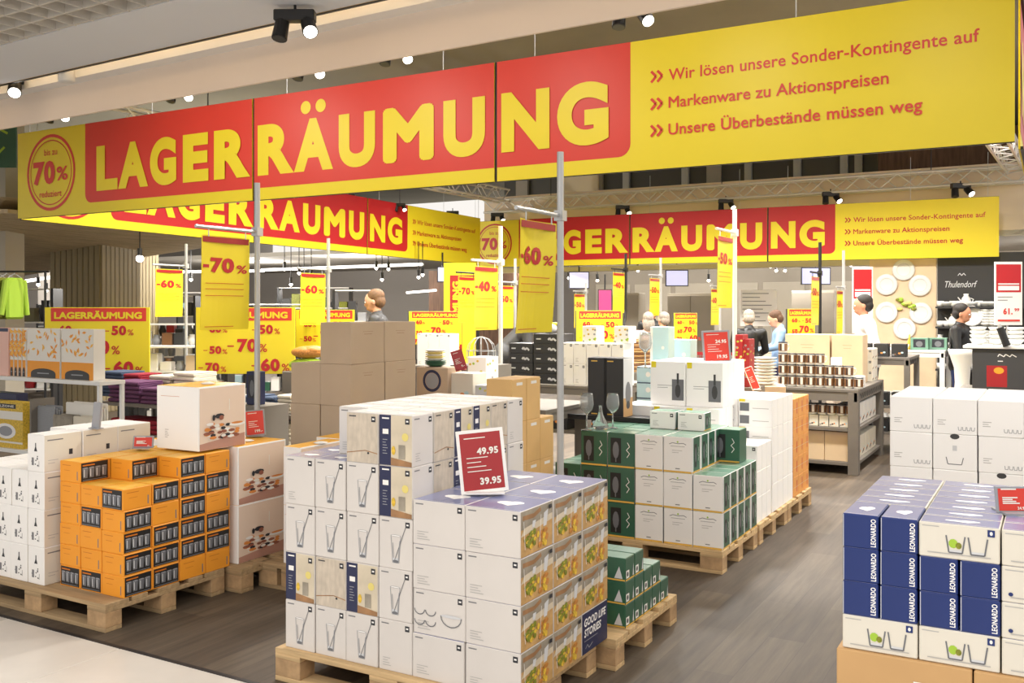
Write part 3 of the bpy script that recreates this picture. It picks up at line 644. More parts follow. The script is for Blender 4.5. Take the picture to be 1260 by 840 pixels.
# ------------------------------------------------------------ food-picture cartons
pallet('wooden pallet behind the orange stack under the raclette cartons', -5.3, 4.0, tone='grey_pine')
FB = ('bright_white', 'bright_white', 'orange_top')
pallet('small wooden pallet hidden under the white orange-lid cartons', -4.13, 4.17, tone='grey_pine', lx=.5, ly=.8)
def fbox(lab, x0, x1, y0, y1, z0, z1, R='food'):
    o = carton('tabletop_grill_carton', lab, 'box', 'food picture cartons', x0, x1, y0, y1, z0, z1, FB, {'F': 'handle', 'R': R}, jit(.4), bev=.003)
    b = MB(); b.lathe([(.03, 0), (.045, .006), (.02, .012), (0, .012)], (0, 0, 0), 'bright_white', 10); b.build('carry_grip', o, (.05, 0, z1-z0))
for k in range(2): fbox(f"white carton with food picture, {('lower', 'upper')[k]} of the two directly behind the orange stack", -4.55, -4.19, 4.06, 4.47, .144+k*.346, .144+(k+1)*.346)
fbox('white carton with food picture standing on top beside the pole', -4.58, -4.23, 3.80, 4.17, .838, 1.205)
for k in range(2): fbox(f"white carton with orange lid next to the centre stack, {('lower', 'upper')[k]} one", -3.985, -3.85, 4.22, 4.62, .144+k*.346, .144+(k+1)*.346)
for k in range(2): fbox(f"white carton with orange lid behind the pole, {('lower', 'upper')[k]} one", -4.10, -3.76, 4.64, 4.98, .144+k*.346, .144+(k+1)*.346)
fbox('white carton with food picture behind the white carafe stack', -4.95, -4.60, 4.05, 4.45, .144, .49); fbox('white carton with food picture stacked behind the white carafe stack', -4.95, -4.60, 4.05, 4.45, .49, .836)
# ------------------------------------------------------------ taupe cartons and tan cartons
pallet('wooden pallet under the tall grey-brown cartons', -4.9, 5.0, tone='grey_pine')
stack('brown_carton', 'tall grey-brown carton', 'high brown stack', 'box', 'grey-brown cartons', -4.65, .27, 2, 5.0, .375, 2, .144, .283, lambda i, j: 5 if i else 4, ('taupe_carton',)*3,
      lambda i, j, k, top: ('grey-brown carton', ('taupe_carton',)*3, {'R': 'carton', **({'T': 'tape'} if top else {})}), .5)
pallet('wooden pallet under the tan cartons behind the centre stack', -3.78, 4.93, lx=1.0)
for j in range(3):
    for k in range(4 if j < 2 else 3):
        carton('tan_carton', f"tan carton, {TIER[k]}, {ORD[j]} from front, tan stack", 'box', 'tan cartons', -3.08, -2.89, 5.05+j*.185, 5.05+(j+1)*.185, .144+k*.268, .144+(k+1)*.268, ('tan_carton',)*3, {'R': 'kraftlabel'}, jit(.6))
# ------------------------------------------------------------ navy and white tumbler boxes, right foreground
LX, LY, LZ = -.55, 2.915, .654
LVN = ('leo_navy', 'leo_navy', 'lavender'); LVW = ('offwhite', 'offwhite', 'lavender')
def leo(x0, x1, y0, y1, k, F, lab, m):
    carton('tumbler_box', lab, 'box', 'tumbler boxes on the right stack', x0, x1, y0, y1, LZ+k*.099, LZ+(k+1)*.099, m, {'F': F, 'T': 'heart'}, jit(.5))
CW = .209
for k in range(4):
    for c in range(5):
        navy = (k in (1, 2) and c < 2) or (k == 3 and c == 0)
        d0 = 0
        if navy:
            for h in range(2): leo(LX+c*CW+h*CW/2, LX+c*CW+(h+1)*CW/2, LY, LY+CW, k, 'lnavy', f"navy tumbler box end, {TIER[k]}, {ORD[c*2+h]} from left, front of right stack", LVN)
            d0 = 2
        for j in range(d0, 7):
            if j > 0 and k < 3 and c > 0 and j < 6: 
                if k < 2: continue
            F = 'lorange' if (c >= 2 and k in (1, 2)) else 'lwhite'
            leo(LX+c*CW, LX+(c+1)*CW, LY+j*CW/2, LY+(j+1)*CW/2, k, F, f"{'orange-drink' if F == 'lorange' else 'lime-drink'} tumbler box, {TIER[k]}, {ORD[c]} column, {ORD[j]} row back, right stack", LVW)
for c in range(3):
    kc = carton('kraft_carton', f"large brown cardboard carton under the navy boxes, {ORD[c]} from left", 'box', 'kraft cartons under the right stack', LX-.015+c*.365, LX-.015+(c+1)*.365, LY-.01, LY+.76, .144, LZ-.001, ('kraft',)*3, {})
    b = Art(); b.rect(0, 0, .12, .09, 'white'); b.rect(.01, .06, .08, .07, 'grey_ink')
    obj('paper_label', b.mesh('paper_label'), kc, (.03, -.3845, .36))
pallet('wooden pallet under the navy and white tumbler boxes at right', -.56, 2.90)
# ------------------------------------------------------------ bright white boxes behind
pallet('wooden pallet under the bright white boxes at right', -.76, 5.16)
def dart(i, j, k, top):
    F = 'whitehole' if (i, k) in ((1, 4), (2, 3), (0, 2)) else 'whiteset'
    return ('grip-hole white box' if F == 'whitehole' else 'white bowl-set box', ('bright_white',)*3, {'F': F})
stack('bowl_set_box', '', 'right white pallet', 'box', 'bright white boxes', -.74, .203, 6, 5.17, .25, 3, .144, .177, lambda i, j: 6, WH, dart, .6)
# ------------------------------------------------------------ banners
LET = [('L', 1.43, 1.78), ('A', 1.79, 2.27), ('G', 2.30, 2.70), ('E', 2.80, 3.17), ('R', 3.25, 3.75), ('R', 3.84, 4.31), ('Ä', 4.31, 4.79), ('U', 4.86, 5.28), ('M', 5.37, 5.92), ('U', 6.02, 6.44), ('N', 6.60, 7.05), ('G', 7.12, 7.57)]
SPL = [(0, 3.766), (3.794, 6.526), (6.554, 10.37)]
def banner(label, loc, rz, tilt, red, both=False, size=1.0):
    t = thing('sale_banner', label, 'banner', loc, rz); t.rotation_euler = (0, tilt, rz)
    cap, zb = .505, .235
    for n, (a, b) in enumerate(SPL):
        m = MB(); m.box(a, b, 0, .012, 0, 1.0, 'yellow'); p = m.build('banner_panel', t)
        for side in ((0, 1) if both else (0,)):
            A = Art(.0008)
            if n == 0:
                A.poly([(b, 1), (1.23, 1), (1.23, .22)]+[(1.23+.1*(1-math.cos(u)), .115+.1*(1-math.sin(u))) for u in [PI/2*k/6 for k in range(7)]][1:]+[(b, .115)], red)
                A.ring(.62, .5, .44, .44, .035, red, 40); A.ring(.62, .5, .375, .375, .012, red, 40)
                A.text('bis zu', .62, .70, .075, red, align='c', bold=.01); A.text('70', .30, .37, .27, red, w=.4, bold=.05); A.text('%', .73, .40, .16, red, w=.2, bold=.02)
                A.text('reduziert', .62, .22, .075, red, w=.4, align='c', bold=.01)
            elif n == 1: A.rect(a, .115, b, 1, red)
            else:
                A.poly([(a, .115)]+[(7.65+.1*math.sin(u), .215-.1*math.cos(u)) for u in [PI/2*k/6 for k in range(7)]]+[(7.75, 1), (a, 1)], red)
                for k, (tx, x1, z) in enumerate((('Wir lösen unsere Sonder-Kontingente auf', 10.17, .665), ('Markenware zu Aktionspreisen', 9.62, .455), ('Unsere Überbestände müssen weg', 9.83, .25))):
                    A.text(tx, 8.06, z, .088, red, w=x1-8.06, bold=.014)
                    for q in (0, .05): A.stroke([(7.92+q, z+.085), (7.96+q, z+.043), (7.92+q, z)], .02, red)
            for ch, x0, x1 in LET:
                if a <= x0 < b and ch == 'Ä':
                    A.text('A', x0, zb, cap, 'yellow', w=x1-x0, bold=.055)
                    for q in (-1, 1): A.ell((x0+x1)/2+q*.092, zb+cap+.1, .062, .062, 'yellow', 20)
                elif a <= x0 < b: A.text(ch, x0, zb, cap*(1.0 if ch not in 'Ä' else 1.0), 'yellow', w=x1-x0, bold=.055)
            o = obj('lettering', A.mesh('banner_print'), p, (0, -.0005, 0) if side == 0 else (a+b, .0125, 0), 0 if side == 0 else PI)
            if side == 1: o.location = (10.37, .0125, 0) if False else (a+b, .0125, 0)
    m = MB(); m.box(0, 10.37, .012, .03, .985, 1.005, 'dark_metal'); m.box(0, 10.37, .012, .03, -.005, .015, 'dark_metal')
    for x in (3.78, 6.54): m.box(x-.03, x+.03, .013, .03, 0, 1, 'black')
    m.build('banner_frame', t)
    for x in (.2, 2.3, 4.2, 6.0, 6.9, 9.0, 10.2):
        m = MB(); m.tube((x, .02, 1.0), (x, .02, 1.75), .004, 'steel', 6); m.build('hanging_wire', t)
    return t
FX, FY = -10.67, 6.86
fb = banner('large yellow and red sale banner with three slogans, nearest, across the foreground', (FX, FY, 2.72), 0, 0, 'red'); fb.scale = (1.0066, 1, 1)
banner('long yellow and red sale banner running back along the left side', (-10.69, FY+.06, 2.715), PI/2, .0125, 'deep_red')
banner('far yellow and red sale banner at the back, behind the poles', (-11.2, 17.7, 2.56), 0, .004, 'deep_red')
banner('yellow sale banner seen edge-on at the right border of the area', (-.22, 17.5, 2.56), -PI/2, -.0145, 'deep_red', True)
b = MB(); b.tube((-.14, 6.9, 2.72), (-.14, 17.2, 2.55), .025, 'dark_metal', 8); b.tube((-.14, 6.9, 2.70), (-.14, 6.9, 5.2), .03, 'dark_metal', 8); tag(b.build('banner_rail'), 'dark metal rail along the edge-on banner at the right', 'rail')
# ------------------------------------------------------------ trusses
def truss(label, a, b, s=.26, r=.02):
    a = Vector(a); b = Vector(b); L = (b-a).length; ang = math.atan2(b.y-a.y, b.x-a.x)
    t = thing('lighting_truss', label, 'truss', a, ang)
    for y in (0, s):
        for z in (0, s):
            m = MB(); m.tube((0, y, z), (L, y, z), r*1.15, 'truss_silver', 8); m.build('chord', t)
    n = int(L/.3); m = MB()
    for i in range(n):
        x0, x1 = i*L/n, (i+1)*L/n; z0, z1 = (0, s) if i % 2 else (s, 0)
        m.tube((x0, 0, z0), (x1, 0, z1), r*.55, 'truss_silver', 5); m.tube((x0, s, z1), (x1, s, z0), r*.55, 'truss_silver', 5); m.tube((x0, 0, s), (x1, s, s), r*.5, 'truss_silver', 5); m.tube((x0, s if i % 2 else 0, 0), (x1, 0 if i % 2 else s, 0), r*.5, 'truss_silver', 5)
    o = m.build('lattice', t); o['kind'] = 'stuff'
    for x in (L*.15, L*.5, L*.85):
        m = MB(); m.tube((x, s/2, s), (x, s/2, max(.3, 5.28-a.z)), .008, 'dark_metal', 6); m.build('suspension', t)
truss('silver lattice truss across the back above the far banner', (-11.0, 17.95, 3.78), (-.3, 17.95, 3.72))
truss('silver lattice truss above the left banner', (-10.2, 8.0, 3.95), (-10.2, 17.7, 3.85))
truss('silver lattice truss on the right above the edge-on banner', (-.75, 9.5, 3.9), (-.45, 17.8, 3.75))
# ------------------------------------------------------------ spotlights
def spot_fix(label, px, py, Z, wpx, lampy=True, track=None, energy=60, aim=(.3, -.5)):
    X, Y = W(px, Z); k = wpx*Z/FPX/.22; z = HZ(py, Z)+(.03*k if Z < 12 else 0)
    t = thing('twin_spotlight', label, 'spotlight', (X, Y, z), TH, 'twin track spotlights' if not label else None)
    m = MB(); m.box(-.11*k, .11*k, -.035*k, .035*k, .05*k, .11*k, 'dark_metal', bev=.006); m.build('mounting_bar', t)
    m = MB(); m.tube((0, 0, .09*k), (0, 0, max(.2, (track or z+.25)-z)), .008*k, 'dark_metal', 6); m.build('stem', t)
    for s in (-1, 1):
        x = s*.068*k; d = Vector((.03*k, -.07*k, -.075*k)) if s > 0 else Vector((-.01*k, -.03*k, -.1*k))
        m = MB(); c = Vector((x, 0, .05*k)); m.tube(c, c+d, .038*k, 'black', 14, .042*k); m.tube((x, 0, .09*k), c, .01*k, 'black', 6); h = m.build('lamp_head', t)
        q = MB(); e = c+d; q.tube(e, e+d.normalized()*.004, .036*k, 'lens' if s > 0 else 'charcoal', 14); q.build('lens', h)
    return t
for lab, px, py, Z, w in (('black twin track spotlight, largest, above the letter A of the near banner', 363, 45, 5.95, 50), ('black twin track spotlight cut by the left edge', 6, 118, 8.2, 42)):
    spot_fix(lab, px, py, Z, w, track=3.56)
X, Y = W(82, 7.75); m = MB(); m.lathe([(0, 0), (.06, .0), (.065, .01), (.065, .1), (.035, .11), (.035, .19)], (0, 0, 0), 'white_metal', 18); tag(m.build('ceiling_camera', None, (X, Y, HZ(101, 7.75))), 'small white cylindrical unit on the ceiling track', 'ceiling unit')
for lab, px, py, Z, w in (('twin spotlight above the letter M-U of the near banner, second row', 380, 95, 9.6, 36), ('twin spotlight behind the word edge, above the first R of the near banner', 222, 123, 10.6, 30), ('twin spotlight left of the near banner circle under the fascia', 72, 148, 11.4, 28),
        ('twin spotlight above the letter U of the near banner', 487, 77, 8.8, 36), ('twin spotlight above the yellow slogan part of the near banner', 776, 31, 7.6, 44)):
    spot_fix(lab, px, py, Z, w, track=5.28)
for lab, px, py, w in (('bright twin spotlight above the back banner, behind the white pole', 893, 250, 18), ('twin spotlight above the back banner, right of the white pole', 1022, 242, 20), ('twin spotlight above the back banner, furthest right', 1182, 233, 23),
        ('twin spotlight above the back banner, just right of the tall grey pole', 766, 257, 17), ('twin spotlight above the far corner of the left banner', 557, 263, 15), ('twin spotlight above the circle of the back banner', 612, 266, 16), ('small twin spotlight above the left banner, nearer one', 430, 242, 14), ('small twin spotlight above the left banner, farther one', 492, 253, 14)):
    Z = 17.97/(CT+ST*(px-PCX)/FPX); spot_fix(lab, px, py+4, Z if px > 500 else Z*.8, w, track=3.81 if px > 500 else 3.95)
# ------------------------------------------------------------ flag stands and boards
PC = {}
def a_flag(w, h, num, head='LAGERRÄUMUNG'):
    k = ('f', w, h, num)
    if k not in PC:
        a = Art(.0006); a.rect(.01, h*.925, w-.01, h*.985, 'sign_red'); a.text(head, w*.06, h*.94, h*.035, 'yellow', w=w*.88, bold=.02)
        a.text('-', w*.03, h*.63, h*.13, 'deep_red', w=w*.13, bold=.06); a.text(num, w*.19, h*.61, h*.16, 'deep_red', w=w*.5, bold=.05); a.text('%', w*.74, h*.61, h*.09, 'deep_red', w=w*.2, bold=.02)
        for z in (.49, .43, .36): a.rect(w*.08, h*z, w*.88, h*(z+.008), 'orange_ink', False)
        a.rect(w*.08, h*.03, w*.7, h*.038, 'orange_ink', False)
        PC[k] = a.mesh('flag_print')
    return PC[k]
def bendmesh(w, h, amp):
    me = bpy.data.meshes.new('flag_sheet'); nx, nz = 8, 10; V = []; F = []
    f = lambda x, z: amp*math.sin(PI*x/w)*(1-.4*z/h)+amp*.6*(1-z/h)**2
    for s_ in (0, .002):
        for j in range(nz+1):
            for i in range(nx+1): x, z = w*i/nx, h*j/nz; V.append((x, f(x, z)+s_, z))
    N = (nx+1)*(nz+1)
    for j in range(nz):
        for i in range(nx):
            a = j*(nx+1)+i; F.append((a, a+1, a+nx+2, a+nx+1)); F.append((N+a, N+a+nx+1, N+a+nx+2, N+a+1))
    me.from_pydata(V, [], F); me.materials.append(MATS['yellow']); return me, f
def flag_stand(label, px, ytop, num, X=None, Y=None, Z=None, mat='steel', fw=.42, fh=.594, yaw=0, amp=.02, side=-1, ftop=None, r=.02, bent=False):
    if Z is None and Y is None: Z = 971/(380-ytop)
    if Y is not None: X, Z = onY(px, Y)
    else: X, Y = W(px, Z)
    top = HZ(ytop, Z)
    t = thing('flag_stand', label, 'sign stand', (X, Y, 0))
    m = MB(); m.box(-.09, .09, -.09, .09, 0, .012, mat, bev=.003); m.build('base_plate', t)
    m = MB()
    if bent:
        pts = [(0, 0, 0), (0, -.4, .5), (0, -.36, .9), (0, -.13, 1.28), (0, -.03, 1.5), (0, 0, 1.62), (0, 0, top)]
        for p_, q_ in zip(pts, pts[1:]): m.tube(p_, q_, r, mat)
    else: m.tube((0, 0, 0), (0, 0, top), r, mat, 14)
    m.build('pole', t)
    zt = (HZ(ftop, Z) if ftop else top-.3); az = zt+.05
    m = MB(); m.tube((0, 0, az), (0, side*(fw+.1), az), .012, mat, 8); m.box(-r*1.4, r*1.4, -r*1.4, r*1.4, az-.03, az+.03, mat); m.build('arm', t)
    ml, f = bendmesh(fw, fh, amp); y0 = -(fw+.05) if side < 0 else .05
    s = obj('flag_sheet', ml, t, (.0, y0, zt-fh), PI/2+yaw)
    pr = a_flag(fw, fh, num).copy()
    for v in pr.vertices: v.co.y += f(v.co.x, v.co.z)-.0015
    obj('lettering', pr, s)
    m = MB()
    for q in (.06, fw-.06): m.tube((0, y0+q, zt-.01), (0, y0+q, az), .004, mat, 6)
    m.build('flag_hook', t)
    return t
flag_stand('tall silver pole stand with -70% flag, nearest on the left', 316.5, 225, '70', Y=4.9, fh=.63, fw=.45, ftop=294, yaw=.05)
flag_stand('tall grey pole stand with curled -60% flag, nearest in the centre', 689.5, 187, '60', Y=4.9, ftop=276, amp=.05, fh=.62)
flag_stand('white pole stand with -50% flag before the back banner', 904, 257, '50', Y=8.46, fw=.44, fh=.63, mat='white_metal', ftop=293)
flag_stand('silver pole stand with small -60% flag at far left', 229, 300, '60', ftop=332)
flag_stand('silver pole stand with -60% flag left of the man in grey', 404, 293, '60', ftop=337)
flag_stand('white pole stand with -40% flag left of the tall grey pole', 616, 278, '40', Y=7.85, mat='white_metal', ftop=329)
flag_stand('far silver pole stand with small -50% flag behind the pale blue boxes', 813, 317, '50', ftop=343, amp=.01)
flag_stand('black bent pole stand with narrow -40% flag', 770, 312, '40', ftop=336, mat='black', amp=.01, bent=True)
flag_stand('black pole stand with narrow -50% flag under the word end NG', 1009, 298, '50', mat='black', ftop=341, amp=.01)
flag_stand('silver pole stand with thin -50% flag left of the red price sign', 1038, 308, '50', ftop=358, amp=.01)
flag_stand('distant stand with -50% flag behind the tall grey pole', 721, 348, '50', Z=17, ftop=362, amp=.01)
flag_stand('distant stand with -60% flag left of the white pole', 886, 345, '60', Z=16, ftop=356, amp=.01)
flag_stand('black hanger stand with -70% flag beside the tall yellow panel', 588, 335, '70', Z=12.5, ftop=341, mat='black', amp=.01)
flag_stand('short stand with yellow flag beside the bending shopper', 634, 318, '50', Z=13.5, ftop=352, amp=.01)
def a_board(w, h):
    k = ('b', w, h)
    if k not in PC:
        a = Art(.0008); a.rect(w*.06, h*.8, w*.97, h*.99, 'red'); a.text('LAGERRÄUMUNG', w*.09, h*.835, h*.1, 'yellow', w=w*.84, bold=.05)
        for n, x, z, s in (('50', .64, .6, .14), ('70', .42, .33, .2), ('60', .66, .04, .19), ('60', .14, .62, .12), ('50', .14, .3, .12), ('70', .1, .03, .14)):
            a.text('-', w*x-h*s*.75, h*z+h*s*.3, h*s*.4, 'deep_red', w=h*s*.5, bold=.05); a.text(n, w*x, h*z, h*s, 'deep_red', w=h*s*1.5, bold=.05); a.text('%', w*x+h*s*1.65, h*z, h*s*.6, 'deep_red', w=h*s*.6, bold=.01)
        PC[k] = a.mesh('board_print')
    return PC[k]
def board(label, px0, px1, ytop, Z, h, yaw=.1, base=None):
    (xa, ya), (xb, yb) = W(px0, Z), W(px1, Z); w = math.hypot(xb-xa, yb-ya)/max(.3, math.cos(yaw)); t_ = HZ(ytop, Z)
    t = thing('sale_board', label, 'sale sign', (xa, ya, 0), TH+yaw)
    m = MB(); m.box(0, w, 0, .02, t_-h, t_, 'yellow', bev=.002); m.box(-.012, 0, .0, .022, t_-h, t_, 'charcoal'); p = m.build('board_panel', t)
    obj('lettering', a_board(round(w, 2), h), p, (0, -.0008, t_-h))
    for x in (w*.12, w*.88):
        m = MB(); m.tube((x, .03, base or 0), (x, .03, t_-.05), .012, 'dark_metal', 8); m.box(x-.1, x+.1, -.1, .16, base or 0, (base or 0)+.01, 'dark_metal'); m.build('support_post', t)
board('yellow sale board with red heading above the towel shelf at left', 55, 184, 378, 10.9, .8, 0, 0)
board('large yellow sale board behind the nearest -70% flag', 241, 363, 378, 10.3, .72, 0)
board('yellow sale board partly hidden behind the left -60% flag', 364, 436, 381, 11.4, .54, 0)
board('yellow sale board beside the man in the grey jacket', 503, 568, 383, 12.95, .45, 0)
board('yellow sale board between the centre pole and the bent black pole', 709, 766, 382, 13.6, .6, 0)
board('small yellow sale board right of the pale blue gift boxes', 829, 859, 385, 14.0, .42, .2)
board('small yellow sale board beside the shoppers at the mug table', 969, 1005, 380, 13.0, .48, .2)
X, Y = W(546, 15.5); t = thing('sale_board', 'tall yellow panel with a vertical red heading under the left banner', 'sale sign', (X, Y, 0), TH)
m = MB(); m.box(0, .52, 0, .03, .2, 2.4, 'yellow'); p = m.build('board_panel', t); a = Art(.0008); a.rect(.1, .6, .5, 2.2, 'sign_red'); a.text('LAGERRÄUMUNG', .26, .7, .12, 'yellow', w=1.4, bold=.05, vert=True); a.rect(.3, .7, .5, 2.1, 'yellow'); obj('lettering', a.mesh('print'), p, (0, -.001, 0))
# ------------------------------------------------------------ price signs
def price(label, px, py, Z, w, h, txt, mat='sign_red', frame='white', yaw=0, lean=.18, roll=0.0, foot=True):
    X, Y = W(px, Z); t = thing('price_sign', label, 'price sign', (X, Y, HZ(py, Z)), TH+yaw)
    m = MB(); m.box(-w/2, w/2, -.004, .004, 0, h, frame, bev=.0015); p = m.build('frame', t); p.rotation_euler = (-lean, roll, 0)
    a = Art(.0005); e = w*.07; a.rect(e, e, w-e, h-e, mat); a.lines(w*.16, h*.86, w*.5, 1, .01, 'cream', .004)
    a.lines(w*.18, h*.55, w*.5, 4, h*.07, 'cream', .0035)
    for k, s in enumerate(txt): a.text(s, w*.86, h*(.6 if k == 0 else .13), h*.11, 'cream', align='r', bold=.04)
    obj('price_card', a.mesh('price_print'), p, (-w/2, -.0046, 0))
    if foot: m = MB(); m.box(-w*.4, w*.4, -.04, .05, 0, .006, frame); m.build('foot', t)
    return t
price('red price card in a white frame, 49 and 39, on the centre stack', 597, 606, 3.98, .2, .265, ['49.95', '39.95'], yaw=.05, roll=-.1)
price('red price card in grey holder beside the food carton, left', 315, 536, 6.05, .125, .165, ['', '199.-'], frame='glass_grey', roll=-.1, mat='red', yaw=.1)
price('small red price card on the white carafe boxes', 176, 551, 5.55, .12, .07, ['', '49.-'], frame='glass_grey', mat='red', foot=True)
price('red price card with two prices in front of the white pole', 883, 446, 7.15, .21, .245, ['24.95', '19.95'], frame='glass_grey', mat='red', roll=-.04)
price('red price card on the blue tumbler boxes at the right edge', 1247, 631, 2.80, .1, .078, ['', '24.95'], frame='glass_grey', mat='red')
price('narrow tilted dark red price card behind the centre stack', 568, 455, 7.2, .09, .155, ['', '9.-'], frame='sign_red', roll=-.3)
price('slim red and white price card leaning before the plate stack', 931, 479, 8.0, .07, .2, ['', ''], frame='white', mat='red', roll=-.35)
def tall_price(label, px0, px1, y0, y1, Z, txt):
    (xa, ya), (xb, yb) = W(px0, Z), W(px1, Z); w = math.hypot(xb-xa, yb-ya); z1, z0 = HZ(y0, Z), HZ(y1, Z); h = z1-z0
    t = thing('price_sign', label, 'price sign', (xa, ya, 0), TH)
    m = MB(); m.box(0, w, 0, .015, z0, z1, 'white', bev=.002); p = m.build('frame', t)
    a = Art(.0008); a.rect(w*.05, h*.52, w*.95, h*.96, 'deep_red'); a.rect(w*.12, h*.55, w*.88, h*.62, 'white'); a.rect(w*.12, h*.64, w*.88, h*.66, 'white', False)
    a.lines(w*.1, h*.44, w*.6, 2, h*.05, 'grey_ink', .008)
    if txt: a.text(txt, w*.3, h*.17, h*.1, 'red', w=w*.34, bold=.04); a.text('99', w*.7, h*.22, h*.05, 'red', w=w*.18, bold=.03); a.rect(w*.1, h*.06, w*.9, h*.09, 'red')
    obj('price_print', a.mesh('price_print'), p, (0, -.001, z0))
    m = MB(); m.tube((w/2, .03, 0), (w/2, .03, z1-.05), .012, 'steel', 8); m.box(w/2-.15, w/2+.15, -.12, .18, 0, .012, 'steel'); m.build('stand_post', t)
tall_price('tall white sign with red top square and price 61.99 at the right', 1224, 1258, 322, 400, 11.0, '61.')
tall_price('tall white sign with red square beside the plate wall', 1049, 1074, 328, 410, 14.5, '')
# ------------------------------------------------------------ people
def rem(bmw, name, vox, parent, mat, smooth=6):
    me = bmw.mesh('raw'); o = bpy.data.objects.new('raw', me); COL.objects.link(o)
    r = o.modifiers.new('r', 'REMESH'); r.mode = 'VOXEL'; r.voxel_size = vox; r.use_smooth_shade = True
    s = o.modifiers.new('s', 'SMOOTH'); s.factor = .5; s.iterations = smooth
    bpy.context.view_layer.update()
    m2 = bpy.data.meshes.new_from_object(o.evaluated_get(bpy.context.evaluated_depsgraph_get())); bpy.data.objects.remove(o); bpy.data.meshes.remove(me)
    m2.materials.clear(); m2.materials.append(MATS[mat])
    for p in m2.polygons: p.use_smooth = True
    return obj(name, m2, parent)
def person(label, px, Z, rz, H=1.78, top='charcoal', legs='navy', hair='hair_brown', skin='skin', lean=0, hp=0, hy=0, hands=None, bald=False, long=False, female=False, bare=False, dy=0):
    k = H/1.78; X, Y = W(px, Z)
    hip = Vector((0, 0, .93))
    def up(p): v = Vector(p)-hip; v = Matrix.Rotation(-lean, 3, 'X') @ v; return v+hip
    neck = up((0, 0, 1.47)); R = Matrix.Rotation(-lean*.6-hp, 3, 'X') @ Matrix.Rotation(hy, 3, 'Z')
    def hd(p): return neck+R @ Vector(p)
    sw = .175 if female else .195
    hands = hands or [(-.26, .06, .86), (.26, .06, .86)]
    J = {}
    for s, h in ((-1, hands[0]), (1, hands[1])):
        S = up((s*sw, 0, 1.41)); Wr = Vector(h); mid = (S+Wr)/2; d = (Wr-S).length; off = math.sqrt(max(0, .30**2-(d/2)**2)) if d < .6 else 0
        if d > .56: Wr = S+(Wr-S)*.56/d; mid = (S+Wr)/2; off = .03
        E = mid+Vector((s*.5, -.6, -.4)).normalized()*off
        J[s] = (S, E, Wr)
    def limb(b, a, c, r1, r2, m='skin'): b.tube(a, c, r1, m, 12, r2); b.ball(a, r1, m, 12); b.ball(c, r2, m, 12)
    b = MB()
    b.ball(hd((0, .015, .165)), (.074, .094, .108), 'skin', 20, R); b.ball(hd((0, .045, .105)), (.054, .06, .06), 'skin', 14, R); b.ball(hd((0, .106, .135)), (.012, .018, .02), 'skin', 8, R); b.ball(hd((0, .1, .155)), (.009, .012, .03), 'skin', 8, R)
    for s in (-1, 1): b.ball(hd((s*.077, .0, .145)), (.012, .022, .032), 'skin', 8, R)
    b.ball(hd((0, .098, .09)), (.026, .012, .009), 'skin', 8, R)
    limb(b, neck-Vector((0, 0, .03)), hd((0, -.005, .09)), .06, .052)
    limb(b, up((0, 0, 1.36)), up((0, 0, 1.08)), .115, .11); limb(b, up((-.1, 0, 1.36)), up((.1, 0, 1.36)), .085, .085); limb(b, (-.07, 0, .93), (.07, 0, .93), .11, .11)
    for s in (-1, 1):
        S, E, Wr = J[s]; limb(b, up((s*.1, 0, 1.39)), S, .06, .055); limb(b, S, E, .05, .04); limb(b, E, Wr, .038, .026)
        d = (Wr-E).normalized(); q = d.cross(Vector((0, 0, 1)));  q = q.normalized() if q.length > .1 else Vector((1, 0, 0)); nrm = d.cross(q).normalized()
        b.ball(Wr+d*.045, (.02, .04, .045), 'skin', 10, d.to_track_quat('Z', 'X').to_matrix())
        for f in range(4):
            o0 = Wr+d*.075+q*(.03-.02*f); L = (.062, .074, .07, .054)[f]; o1 = o0+d*L*.55-nrm*.008; o2 = o1+d*L*.4-nrm*.025; limb(b, o0, o1, .0095, .009); limb(b, o1, o2, .009, .008)
        t0 = Wr+d*.03+q*.035; t1 = t0+d*.035+q*.025; limb(b, t0, t1, .012, .011); limb(b, t1, t1+d*.03, .011, .009)
        hx = s*.095; limb(b, (hx, 0, .9), (hx, .02, .5), .085, .055); limb(b, (hx, .02, .5), (hx, -.01, .09), .052, .036); limb(b, (hx, -.03, .05), (hx, .14, .03), .04, .03)
    body = rem(b, 'person', .0085, None, skin, 4)
    body.location = (X, Y, dy); body.rotation_euler = (0, 0, rz); body.scale = (k, k, k)
    tag(body, label, 'person')
    b = MB(); b.ball
    limb(b, up((0, 0, 1.36)), up((0, 0, 1.06)), .14 if not female else .125, .135); limb(b, up((-.12, 0, 1.38)), up((.12, 0, 1.38)), .098, .098); limb(b, up((-.07, 0, 1.02)), up((.07, 0, 1.02)), .13, .13); limb(b, (-.08, 0, .93), (.08, 0, .93), .13, .13)
    limb(b, neck-Vector((0, 0, .05)), neck+Vector((0, 0, .012)), .075, .066)
    for s in (-1, 1):
        S, E, Wr = J[s]; limb(b, up((s*.1, 0, 1.38)), S, .078, .072); limb(b, S, E, .068, .056)
        if not bare: limb(b, E, Wr, .055, .042)
    rem(b, 'jacket', .014, body, top, 4)
    b = MB(); limb(b, (-.07, 0, .93), (.07, 0, .93), .122, .122)
    for s in (-1, 1): hx = s*.095; limb(b, (hx, 0, .9), (hx, .02, .5), .1, .072); limb(b, (hx, .02, .5), (hx, -.01, .1), .07, .058)
    rem(b, 'trousers', .014, body, legs, 4)
    b = MB()
    for s in (-1, 1): hx = s*.095; limb(b, (hx, -.04, .045), (hx, .16, .038), .047, .038); b.box(hx-.045, hx+.045, -.09, .2, 0, .03, 'skin')
    rem(b, 'shoes', .012, body, 'soft_black', 3)
    b = MB()
